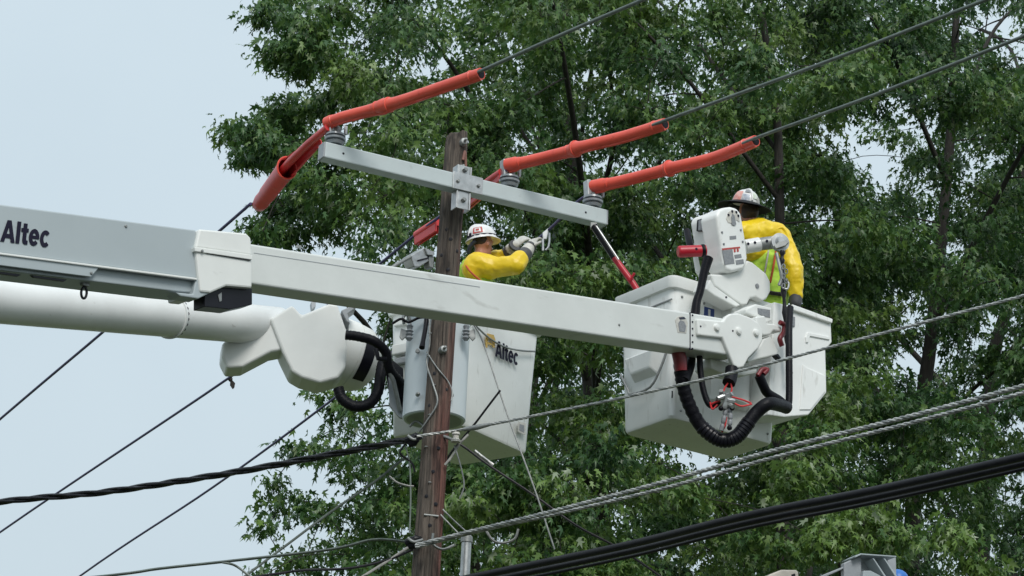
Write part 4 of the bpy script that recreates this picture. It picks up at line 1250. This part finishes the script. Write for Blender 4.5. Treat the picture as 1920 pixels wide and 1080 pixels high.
mb.ell(W(1440, 490, wy2), S2 * .19, F2 * .14, UP * .27)
mb.ell(W(1446, 545, wy2), S2 * .175, F2 * .135, UP * .27)
blob('vest', mb, 'lime_vest', p2, .014, 4, .012)
mb = MB()                                            # yoke and both sleeves are one rubber garment
chain(mb, [sh_l + UP * .0, W(1425, 436, wy2 - .06), sh_r], [.115, .135, .115])
chain(mb, [sh_r, sh_r * .5 + el_r * .5 + S2 * .01, el_r, el_r * .4 + wr_r * .6, wr_r + UP * .0], [.115, .10, .088, .078, .066])
chain(mb, [sh_l, el_l], [.112, .09])
mb.ell(W(1415, 462, wy2 - .1), S2 * .17, F2 * .10, UP * .14)
blob('yellow_sleeves', mb, 'yellow_rubber', p2, .011, 8, .010)
mb = MB()
chain(mb, [wr_r + UP * .02, wr_r - UP * .07], [.062, .056])
blob('glove_cuff', mb, 'glove_dark', p2, .010, 3)
mb = MB()
hand_shape(mb, wr_r - UP * .06, Vector((.25, .25, -.9)), Vector((-.6, .6, -.1)), 1.15, .5)
blob('leather_glove', mb, 'glove_dark', p2, .008, 2)
mb = MB()
hand_shape(mb, wr_l, Vector((-.2, .9, .1)), Vector((.3, 0, -.9)), 1.15, .5, -1)
blob('leather_glove', mb, 'glove_leather', p2, .008, 2)
mb = MB()
mb.ell(hc2 - F2 * .03 - UP * .01, S2 * .082, F2 * .085, UP * .095)
blob('hair', mb, 'hair_dark', p2, .010, 3)
hu2 = (UP + S2 * .05 - F2 * .27).normalized()
hat2 = W(1397, 384, wy2)
hard_hat(p2, hat2, F2, hu2, 'hat_white', 1.85, True)
for q0, q1, a0, a1, mt in ((180, 222, 8, 48, 'sticker_pink'), (226, 258, 8, 34, 'sticker_slate'), (268, 300, 20, 50, 'sticker_sage'), (296, 340, 8, 30, 'glove_leather'), (232, 262, 44, 64, 'decal_grey')):
    hat_patch(p2, hat2, F2, hu2, q0, q1, a0, a1, mt, 'sticker', .004)
# orange and silver tape and the belt on his back
MB().tube(catmull([W(1455, 470, wy2 - .17), W(1450, 500, wy2 - .19), W(1444, 530, wy2 - .18)]), .02, 8, flat=.5).build('vest_stripe', 'vest_orange', p2, smooth=50)
MB().tube(catmull([W(1441, 470, wy2 - .17), W(1436, 500, wy2 - .19), W(1432, 520, wy2 - .18)]), .016, 8, flat=.5).build('vest_tape', 'glove_leather', p2, smooth=50)
MB().tube(catmull([W(1425, 543, wy2 - .12), W(1445, 549, wy2 - .165), W(1468, 552, wy2 - .13)]), .03, 8, flat=.6).build('belt', 'bark', p2, smooth=50)
MB().tube(catmull([W(1452, 432, wy2 - .14), W(1468, 428, wy2 - .12), W(1478, 450, wy2 - .12), W(1472, 470, wy2 - .16)]), .012, 6).build('sleeve_strap', 'yellow_rubber', p2, smooth=50)

# ================================================================== CABLES ON THE POLE
def twisted(pts, r, k, pitch, lab, mts, name, cat, dist=None, dens=44):
    P = catmull([Vector(p) for p in pts], dens)
    t = thing(name, lab, cat, P[len(P) // 2])
    L_ = [0.0]
    for i in range(1, len(P)):
        L_.append(L_[-1] + (P[i] - P[i - 1]).length)
    for s_ in range(k):
        Q = []
        for i, p in enumerate(P):
            d_ = (P[min(i + 1, len(P) - 1)] - P[max(i - 1, 0)]).normalized()
            x_, y_ = frame_of(d_)
            a_ = 2 * math.pi * (L_[i] / pitch + s_ / k)
            Q.append(p + (x_ * math.cos(a_) + y_ * math.sin(a_)) * (dist or r))
        MB().tube(Q, r, 6).build('strand', mts[s_ % len(mts)], t, smooth=60)
    return t
hN = W(790, 818, PY).z
L0 = WH(0, 941, hN + .0)
a = WH(778, 822, hN)
twisted([W(786, 820, PY - .2), WH(720, 833, hN - .02), WH(600, 856, hN - .02), WH(430, 887, hN - .02), WH(200, 922, hN), L0, out(WH(430, 887, hN), L0, 2.0)], .0165, 3, 1.1, 'thick dark twisted cable sagging left from the pole across the sky', ['cable_black', 'cable_black', 'cable_black'], 'service_cable', 'cable')
m_ = [WH(x_, y_, hN) for x_, y_ in ((880, 803), (1000, 780), (1170, 745), (1380, 697), (1560, 650), (1925, 553))]
twisted([W(782, 818, PY - .22)] + m_ + [out(m_[-2], m_[-1], 1.6)], .0066, 3, .15, 'silver wire running from the pole in front of both buckets', ['wire_silver', 'wire_silver', 'steel_dull'], 'conductor', 'wire', dens=110)['group'] = 'overhead conductors'
MB_ = MB().tube([W(870, 805, PY - .3), W(895, 801, PY - .35), W(918, 796, PY - .4)], [.018, .024, .016], 8).build('splice_sleeve', 'steel_dull', smooth=50)
tag(MB_, 'grey splice sleeve on the silver wire just past the pole', 'splice')
hT = W(800, 1020, PY).z
for dy, r_, lab in ((0, .0092, 'upper silver strand of the paired cables at the lower pole'), (13, .0082, 'lower silver strand of the paired cables at the lower pole')):
    m_ = [WH(x_, y_ + dy * min(1, max(0, (x_ - 780) / 500)), hT) for x_, y_ in ((900, 992), (1050, 955), (1250, 902), (1450, 845), (1700, 782), (1925, 722))]
    twisted([W(780, 1022 + dy * .3, PY - .22)] + m_ + [out(m_[-2], m_[-1], 1.6)], r_, 3, .17, lab, ['wire_silver', 'steel_dull', 'wire_silver'], 'strand_cable', 'cable', dens=110)['group'] = 'paired strands'
hB = hT - .55
for dy, dx, r_, lab in ((-7, 0, .031, 'upper black cable of the thick bundle at lower right'), (6, 0, .026, 'middle black cable of the thick bundle at lower right'), (16, 0, .015, 'thin lowest black cable of the bundle at lower right')):
    m_ = [WH(x_, y_ + dy, hB) for x_, y_ in ((700, 1128), (940, 1078), (1180, 1028), (1400, 974), (1650, 924), (1925, 862))]
    conductor([out(m_[1], m_[0], 1.6)] + m_ + [out(m_[-2], m_[-1], 2.0)], r_, lab, 'cable_black', cat='cable', name='telecom_cable', n=6, group='black cable bundle')
# clamps and dark knobs where cables meet the pole
for yc, lab in ((820, 'dark metal clamp holding the service cable on the pole side'), (1012, 'dark metal clamp holding the lower strand on the pole side')):
    t = thing('pole_clamp', lab, 'clamp', W(782, yc, PY - .12))
    for k, (dx, dy) in enumerate(((0, 0), (-14, 4), (-6, 10))):
        MB().lathe(W(778 + dx * .7, yc + dy, PY - .14), (.8, -.5, .2), [(-.04, .015), (-.03, .034), (.02, .036), (.04, .02), (.06, .012)], 10).build('bolt_block', 'cable_black', t, smooth=35)
    MB().tube(catmull([W(792, yc, PY - .16), W(776, yc + 4, PY - .2), W(765, yc - 3, PY - .18)]), .013).build('wire_loop', 'steel_dull', t, smooth=50)
# spool insulator on the other side of the pole
t = thing('spool_insulator', 'small white spool insulator on the pole below the transformer', 'insulator', W(853, 830, PY - .1))
MB().lathe(W(855, 815, PY - .15) - UP * .07, UP, [(0, .02), (.004, .04), (.02, .042), (.035, .026), (.06, .026), (.07, .036), (.09, .03), (.095, .01)], 16).build('spool', 'glove_leather', t, smooth=35)
MB().tube([W(832, 818, PY - .08), W(853, 826, PY - .15)], .014).build('bracket', 'steel_dull', t, smooth=50)
# drops and loose wires round the pole
def loose(pts, r, lab, mt, Y=PY - .25, name='drop_wire', cat='wire'):
    P = [W(x_, y_, yy[0] if yy else Y) for x_, y_, *yy in pts]
    o = MB().tube(catmull(P, 6), r, 6).build(name, mt, smooth=60)
    return tag(o, lab, cat)
loose([(855, 828), (880, 845), (920, 875), (1000, 928), (1080, 985), (1160, 1028), (1240, 1082), (1330, 1150)], .011, 'dark drop wire slanting down right from spool insulator', 'cable_black', PY + .3)
loose([(890, 845, 23.6), (905, 857, 23.6), (925, 872, 23.6)], .014, 'pale wrapped section near the top of the slanting drop wire', 'wire_silver')
loose([(888, 608), (905, 640), (935, 730), (960, 802), (1000, 910), (1030, 1000), (1040, 1030)], .0075, 'thin grey wire falling across the lettered bucket', 'steel_dull', PY + .15)
loose([(938, 732), (915, 762), (890, 795), (865, 825), (845, 850), (830, 875)], .010, 'short dark wire joining the falling wire to the spool', 'cable_black', PY + .1)
loose([(878, 815), (862, 832), (848, 855), (834, 872)], .011, 'pale bent lead below the transformer beside the pole', 'glove_leather2', PY - .1)
loose([(757, 860), (700, 905), (620, 960), (540, 1020), (460, 1080), (380, 1140), (0, 1420)], .012, 'dark wire slanting down left from the pole through the leaves', 'wire_green', PY + 1.5)
loose([(768, 1016), (700, 1012), (620, 1030), (430, 1052), (300, 1066), (160, 1084), (-500, 1150)], .013, 'pale strand leaving the lower pole to the left', 'wire_green', PY + .8)
loose([(415, 1054), (440, 1060), (465, 1078), (480, 1090)], .011, 'short tail wire hanging from the pale strand at lower left', 'wire_green', PY + .8)
loose([(772, 1022), (730, 1050), (690, 1075), (660, 1095), (500, 1210)], .012, 'pale lead curving down left from the lower clamp', 'glove_leather2', PY)
loose([(775, 1030), (720, 1052), (650, 1066), (560, 1070), (450, 1085), (-300, 1180)], .012, 'dark lead sagging left from the lower clamp', 'cable_black', PY)
loose([(760, 835), (768, 870), (770, 930), (768, 1000)], .008, 'thin green wire hanging beside the pole shaft', 'wire_green', PY - .1)
loose([(730, 893), (745, 905), (765, 911), (776, 912)], .009, 'short pale wire end poking out left of the pole', 'glove_leather2', PY - .1)
loose([(760, 832), (750, 850), (772, 868), (778, 885)], .010, 'black wire twist just below the service cable clamp', 'cable_black', PY - .1)
loose([(852, 835), (864, 875), (870, 910), (862, 935)], .007, 'thin lead dangling right of the pole under the spool', 'steel_dull', PY - .1)
loose([(912, 996), (925, 1014), (945, 1018), (965, 1010), (972, 992)], .011, 'pale wire loop hanging from the paired strands', 'glove_leather2', PY - .4)
loose([(830, 955), (850, 975), (872, 995)], .007, 'thin brace wire low on the pole, upper one', 'steel_dull', PY - .1)
loose([(826, 965), (845, 985), (862, 1003)], .007, 'thin brace wire low on the pole, lower one', 'steel_dull', PY - .1)
loose([(812, 1000), (812, 1020), (830, 1030), (852, 1022)], .012, 'grey looped tail at the lower strand clamp', 'steel_dull', PY - .2)
# leaf caught on the conductor
c = WL(432, 711)
t = thing('caught_leaf', 'dry dark leaf caught on the wire below the elbow cover', 'leaf', c)
MB().prism([c + Vector((.02, 0, -.01)), c + Vector((.05, 0, -.04)), c + Vector((.045, 0, -.09)), c + Vector((.03, 0, -.11)), c + Vector((.0, 0, -.07)), c + Vector((.0, 0, -.03))], (.004, .01, 0)).build('blade', 'bark', t)
MB().ell(c - UP * .0, (.025, 0, 0), (0, .02, 0), (0, 0, .03), 8, 5).build('knot', 'bark', t, smooth=60)

# conduit behind the lower pole
cb = W(875, 1015, PY + .5)
t = thing('conduit', 'pale vertical metal conduit behind the lower pole', 'conduit', Vector((cb.x, cb.y, 0)))
MB().tube([Vector((cb.x - .06, cb.y, 0)), cb], .042, 16).build('pipe', 'steel_bright', t, smooth=50)
MB().lathe(cb - UP * .01, UP, [(0, .042), (.0, .052), (.05, .05), (.08, .02)], 16).build('weatherhead', 'steel_dull', t, smooth=40)

# boom tip of a further truck at the bottom edge ----------------------------------------------
DP = Plane(W(1640, 1070, 20.5), (.9, .43))
t = thing('boom_head', 'grey steel boom head with two ribs at the bottom edge', 'boom head', DP.P(1640, 1400))
Zb = lambda pts: zp(pts, 3.692, 1400, 960)
slab('head_plate', Zb([(752, 310), (790, 290), (1035, 308), (1040, 470), (1080, 1400), (700, 1400), (790, 470)]), 0, .05, 'primer_grey', t, .008, DP)
slab('side_plate', Zb([(675, 352), (752, 318), (795, 300), (795, 1400), (680, 1400)]), .06, .05, 'primer_grey', t, .008, DP)
slab('top_flange', Zb([(750, 306), (790, 286), (1037, 304), (1037, 312), (792, 296), (754, 316)]), .12, .16, 'steel_grey', t, .003, DP)
for x_ in (872, 948):
    slab('rib', Zb([(x_, 320), (x_ + 12, 322), (x_ + 240, 660), (x_ + 215, 660)]), .12, .12, 'steel_grey', t, .004, DP)
slab('ledge', Zb([(810, 405), (860, 405), (930, 440), (930, 480), (800, 480)]), .1, .1, 'steel_grey', t, .006, DP)
slab('lever', Zb([(515, 440), (670, 378), (672, 392), (560, 443), (540, 470), (500, 470)]), .05, .04, 'primer_grey', t, .005, DP)
MB().ell(DP.P(*Zb([(1045, 475)])[0], -.12), (.085, 0, 0), (0, .085, 0), (0, 0, .085), 18, 12).build('blue_ball', 'blue_cap', t, smooth=60)
t = thing('lamp_cap', 'small cream rounded cap at the bottom edge beside grey boom head', 'cap', DP.P(1480, 1150))
slab('shell', Zb([(120, 480), (165, 430), (225, 405), (245, 398), (350, 400), (362, 420), (362, 480)]), .0, .18, 'cream_plastic', t, .02, DP, 3)
slab('notch', Zb([(312, 432), (335, 425), (338, 450), (312, 450)]), .004, .01, 'black_plastic', t, 0, DP)

# ================================================================== TREES
# five-lobed leaf (10 points, 8 triangles) and a coarser three-lobed one for the trees far behind
LEAF5 = np.array([(0, 0, 0), (-.30, .16, -.06), (-.13, .30, .02), (-.44, .66, -.12), (-.11, .54, .02), (0, 1.0, -.18), (.11, .54, .02), (.40, .60, -.10), (.14, .30, .02), (.33, .10, -.06)], float)
TRI5 = np.array([(0, 2, 1), (2, 4, 3), (4, 6, 5), (6, 8, 7), (8, 0, 9), (0, 8, 2), (8, 6, 2), (6, 4, 2)])
LEAF3 = np.array([(0, 0, 0), (-.45, .45, -.06), (-.14, .48, .02), (0, 1.0, -.15), (.14, .48, .02), (.45, .45, -.06)], float)
TRI3 = np.array([(0, 2, 1), (2, 4, 3), (4, 0, 5), (0, 4, 2)])

def boundary(y):
    ys = [-400, -100, 0, 50, 105, 130, 160, 190, 225, 255, 290, 320, 350, 400, 440, 470, 520, 640, 700, 725, 760, 800, 835, 865, 890, 930, 985, 1010, 1040, 1090, 1400]
    xs = [560, 500, 478, 498, 500, 590, 600, 510, 480, 420, 445, 560, 545, 510, 480, 640, 640, 720, 730, 690, 690, 690, 690, 700, 700, 690, 670, 660, 640, 640, 600]
    return np.interp(y, ys, xs)

def build_tree(name, label, trunk_px, Y0, clumps, leaf_len, seed, tr_r=.22, far=False, tint0=.0, n_limb=9):
    rng = np.random.default_rng(seed)
    LEAF, LT = (LEAF3, TRI3) if far else (LEAF5, TRI5)
    tp = [W(x_, y_, Y0) for x_, y_ in trunk_px]
    base_ = Vector((tp[0].x, tp[0].y, 0))
    t = thing(name, label, 'tree', base_, 'maple trees behind the wires')
    path = catmull([base_] + tp, 8)
    hh_ = path[-1].z
    rr_ = [max(.025, tr_r * 1.05 * (1 - .82 * p.z / hh_)) for p in path]
    trunk = MB().tube(path, rr_, 12).build('trunk', 'bark', t, smooth=60)
    # a few main limbs, each a part; thin twigs run from the nearest limb to every leaf clump
    cs = [Vector(c[0]) for c in clumps]
    ends = [cs[rng.integers(len(cs))]]
    cs_l = [q for q in cs if Vector((q.x - tp[1].x, q.y - tp[1].y, 0)).length > 1.6] or cs
    ends = [cs_l[rng.integers(len(cs_l))]]
    while len(ends) < n_limb:
        ends.append(max((cs_l[rng.integers(len(cs_l))] for _ in range(24)), key=lambda q: min((q - e_).length for e_ in ends)))
    nodes = [(p, r_) for p, r_ in zip(path, rr_) if p.z > 4]
    for e_ in ends:
        hd_ = Vector((e_.x - tp[1].x, e_.y - tp[1].y, 0)).length
        k = min(range(len(path)), key=lambda i: abs(path[i].z - max(e_.z - hd_ * .8, 2.5)))
        s0 = path[k]
        P = catmull([s0, s0 * .6 + e_ * .4 + Vector((rng.uniform(-.3, .3), rng.uniform(-.3, .3), .15 * hd_)), s0 * .25 + e_ * .75 + Vector((rng.uniform(-.3, .3), 0, .12 * hd_)), e_], 6)
        r0_ = min(rr_[k] * .55, .028 + .007 * hd_)
        R_ = [r0_ + (.012 - r0_) * i / (len(P) - 1) for i in range(len(P))]
        MB().tube(P, R_, 7).build('limb', 'bark', trunk, smooth=60)
        nodes += list(zip(P, R_))
    br = MB()
    sprays = []
    order = sorted(clumps, key=lambda c_: min((n_[0] - Vector(c_[0])).length for n_ in nodes))
    for (c, size, tint) in order:
        cv = Vector(c)
        q, qr_ = min(nodes, key=lambda n_: (n_[0] - cv).length + .5 * max(0, n_[0].z - cv.z))
        dd = (q - cv).length
        if dd > .15:
            mid = q * .5 + cv * .5 + Vector((rng.uniform(-.12, .12) * dd, rng.uniform(-.12, .12) * dd, .08 * dd))
            P = catmull([q, mid, cv], 4)
            r0_ = min(qr_ * .9, .009 + .006 * dd)
            R_ = [r0_ + (.006 - r0_) * i / (len(P) - 1) for i in range(len(P))]
            br.tube(P, R_, 5)
            nodes += list(zip(P[2:], R_[2:]))
        for _ in range(int(size[1])):
            d_ = rng.normal(size=3)
            d_ /= np.linalg.norm(d_)
            rad = rng.random() ** .45
            e_ = np.array(c) + d_ * np.array([size[0], size[0], size[0] * .55]) * rad
            sprays.append((np.array(c), e_, tint + rng.normal() * .05))
            if rng.random() < .5:
                br.tube([cv, Vector(e_) * .6 + cv * .4 + Vector((0, 0, .04)), Vector(e_)], [.006, .004, .002], 4)
    br.build('twigs', 'bark', t, smooth=60)['kind'] = 'stuff'
    allp, alla, alln, alls, allt = [], [], [], [], []
    for c, e_, tint in sprays:
        s_ = c + (e_ - c) * .4
        n_ = rng.integers(20, 32)
        q = rng.random(n_) ** .8
        p = s_ + (e_ - s_) * q[:, None] + rng.normal(size=(n_, 3)) * np.array([.11, .11, .075])
        p[:, 2] -= .25 * q ** 2 * np.linalg.norm(e_ - s_)
        o_ = (e_ - c)
        o_[2] = 0
        ln = np.linalg.norm(o_)
        o_ = o_ / max(ln, 1e-4)
        ax_ = o_ * .5 + rng.normal(size=(n_, 3)) * .45
        ax_[:, 2] = -rng.uniform(.25, 1.3, n_)
        ax_ /= np.linalg.norm(ax_, axis=1)[:, None]
        nn = o_ * .4 + rng.normal(size=(n_, 3)) * .6
        nn[:, 2] = rng.uniform(.1, 1.0, n_)
        nn -= ax_ * np.sum(nn * ax_, axis=1)[:, None]
        nn /= np.linalg.norm(nn, axis=1)[:, None]
        allp.append(p)
        alla.append(ax_)
        alln.append(nn)
        alls.append(leaf_len * rng.uniform(.55, 1.2, n_))
        allt.append(np.clip(tint + tint0 + rng.normal(size=n_) * .13 + (rng.random(n_) < .05) * .42, 0, 1))
    p, a_, n_, s_, ti = map(np.concatenate, (allp, alla, alln, alls, allt))
    x_ = np.cross(a_, n_)
    g_ = np.random.default_rng(seed + 1)
    cup = g_.uniform(-.5, 2.2, len(p))
    wid = g_.uniform(.45, 1.0, len(p))
    x_ = x_ * wid[:, None]
    v = p[:, None, :] + s_[:, None, None] * (LEAF[None, :, 0:1] * x_[:, None, :] + LEAF[None, :, 1:2] * a_[:, None, :] + (LEAF[None, :, 2:3] * cup[:, None, None]) * n_[:, None, :])
    v = v.reshape(-1, 3) - np.array(base_)
    N, nv, ntri = len(p), len(LEAF), len(LT)
    f = (LT[None] + (np.arange(N) * nv)[:, None, None]).reshape(-1)
    me = bpy.data.meshes.new('crown')
    me.vertices.add(N * nv)
    me.vertices.foreach_set('co', v.ravel())
    me.loops.add(len(f))
    me.loops.foreach_set('vertex_index', f.astype(np.int32))
    me.polygons.add(N * ntri)
    me.polygons.foreach_set('loop_start', np.arange(0, N * ntri * 3, 3, dtype=np.int32))
    me.update(calc_edges=True)
    at = me.attributes.new('tint', 'FLOAT', 'POINT')
    at.data.foreach_set('value', np.repeat(ti, nv).astype(np.float32))
    me.materials.append(MATS['leaf'])
    o = bpy.data.objects.new('crown', me)
    COL.objects.link(o)
    o.parent = t
    o['kind'] = 'stuff'
    return N

HOLES = [(1010, 250, 38), (1285, 118, 30), (740, 440, 34), (1340, 395, 36), (1640, 300, 95), (1745, 690, 105), (1260, 470, 30), (1015, 735, 42), (1890, 30, 90), (1560, 250, 36), (860, 480, 26), (1700, 560, 40), (1170, 840, 26), (1215, 980, 22), (690, 640, 40), (1850, 620, 70), (660, 600, 40), (1080, 560, 24)]
def sample(n, x0, x1, y0, y1, Ya, Yb, size, seed, tint=(.43, .15), fill=False, ntw=(9, 14)):
    rng = np.random.default_rng(seed)
    out_ = []
    tries = 0
    while len(out_) < n and tries < n * 60:
        tries += 1
        x_, y_ = rng.uniform(x0, x1), rng.uniform(y0, y1)
        Y = rng.uniform(Ya, Yb)
        scale = 5375 / (Y / .94)
        if x_ < boundary(y_) + size * scale * .72:
            continue
        if not fill and any((x_ - hx) ** 2 + (y_ - hy) ** 2 < (hr * .45 + size * scale * .25) ** 2 for hx, hy, hr in HOLES):
            continue
        s_ = size * rng.uniform(.75, 1.25)
        out_.append((tuple(W(x_, y_, Y)), (s_, rng.integers(*ntw)), float(np.clip(rng.normal(tint[0], tint[1]), .1, .8))))
    return out_
# boughs that stand out against the sky on the left
edge = []
for x_, y_, s_ in ((440, 243, .20), (475, 240, .24), (505, 232, .30), (545, 222, .34), (452, 290, .17), (478, 283, .2), (505, 275, .22), (525, 200, .30), (585, 205, .36), (520, 96, .26), (552, 105, .28), (580, 90, .34), (505, 25, .26), (540, 35, .32), (590, 45, .40), (575, 125, .22),
                    (555, 330, .30), (530, 390, .32), (500, 425, .26), (560, 380, .34), (590, 330, .4), (610, 420, .34), (640, 380, .4), (490, 440, .2), (545, 440, .26), (640, 290, .4), (650, 110, .45), (640, 180, .42), (620, 20, .45),
                    (608, 738, .17), (632, 760, .2), (655, 775, .25), (680, 760, .28), (640, 800, .2), (700, 790, .3), (548, 845, .18), (580, 842, .2), (612, 850, .26), (645, 855, .28), (690, 850, .3), (660, 900, .3), (715, 880, .3), (735, 830, .25), (700, 940, .32),
                    (500, 985, .16), (515, 960, .14), (530, 935, .2), (510, 910, .15), (560, 940, .22), (590, 955, .26), (620, 950, .26), (650, 975, .3), (540, 1055, .22), (575, 1040, .26), (615, 1020, .3), (655, 1040, .34), (700, 1000, .34), (500, 1075, .2), (600, 1080, .32), (740, 950, .34), (740, 1040, .34), (690, 1070, .34), (745, 610, .3), (740, 700, .22), (690, 700, .16)):
    edge.append((tuple(W(x_, y_, random.uniform(31.5, 34.5))), (s_ * .92, (4 + int(24 * s_)) if y_ < 690 else (2 + int(9 * s_))), random.uniform(.28, .46)))
cl_a = edge + sample(200, 520, 1180, -160, 1200, 31, 39, .62, 21)
cl_b = sample(250, 1000, 1640, -160, 1200, 33, 42, .66, 22)
cl_c = sample(265, 1480, 2120, -160, 1200, 36, 46, .72, 23, tint=(.34, .1))
# pale young growth at lower right
for x_, y_, s_ in ((1565, 1000, .34), (1620, 985, .34), (1540, 1020, .25), (1275, 925, .3), (1680, 1010, .3), (1790, 1000, .3), (1840, 1060, .34), (955, 1060, .3), (880, 945, .26), (1000, 960, .2)):
    cl_c.append((tuple(W(x_, y_, 31 + random.random())), (s_, 9), random.uniform(.62, .78)))
n1 = build_tree('maple_tree', 'maple with boughs reaching into open sky above and below the booms', [(1120, 1500), (1130, 1000), (1090, 560), (1060, 100), (1060, -200)], 39, cl_a, .140, 1, .22)
n2 = build_tree('maple_tree', 'tall maple whose dark trunk rises behind the black brimmed hat', [(1480, 1500), (1470, 1000), (1462, 420), (1455, 200), (1425, 0), (1410, -200)], 35.4, cl_b, .142, 2, .17)
n3 = build_tree('maple_tree', 'maple at right whose thick trunk shows between the cables', [(1700, 1500), (1715, 900), (1745, 640), (1768, 420), (1785, 200), (1800, -150)], 40.5, cl_c, .150, 3, .22, tint0=-.07)
# deeper trees that close the wall of leaves
cl_d = sample(230, 700, 1500, -200, 1250, 44, 56, 1.0, 31, tint=(.30, .08), fill=True, ntw=(9, 14))
cl_e = sample(230, 1350, 2200, -200, 1250, 47, 60, 0.95, 32, tint=(.32, .08), fill=False, ntw=(9, 14))
n4 = build_tree('maple_tree', 'shaded maple standing deep behind the crossarm', [(980, 1500), (990, 900), (1010, 500), (1020, -100)], 57, cl_d, .17, 4, .24, True)
n5 = build_tree('maple_tree', 'shaded maple deepest at right with a leaning trunk', [(1830, 1500), (1855, 750), (1890, 560), (1920, 300), (1940, -100)], 53, cl_e, .17, 5, .28, True)
print('leaves', n1, n2, n3, n4, n5)
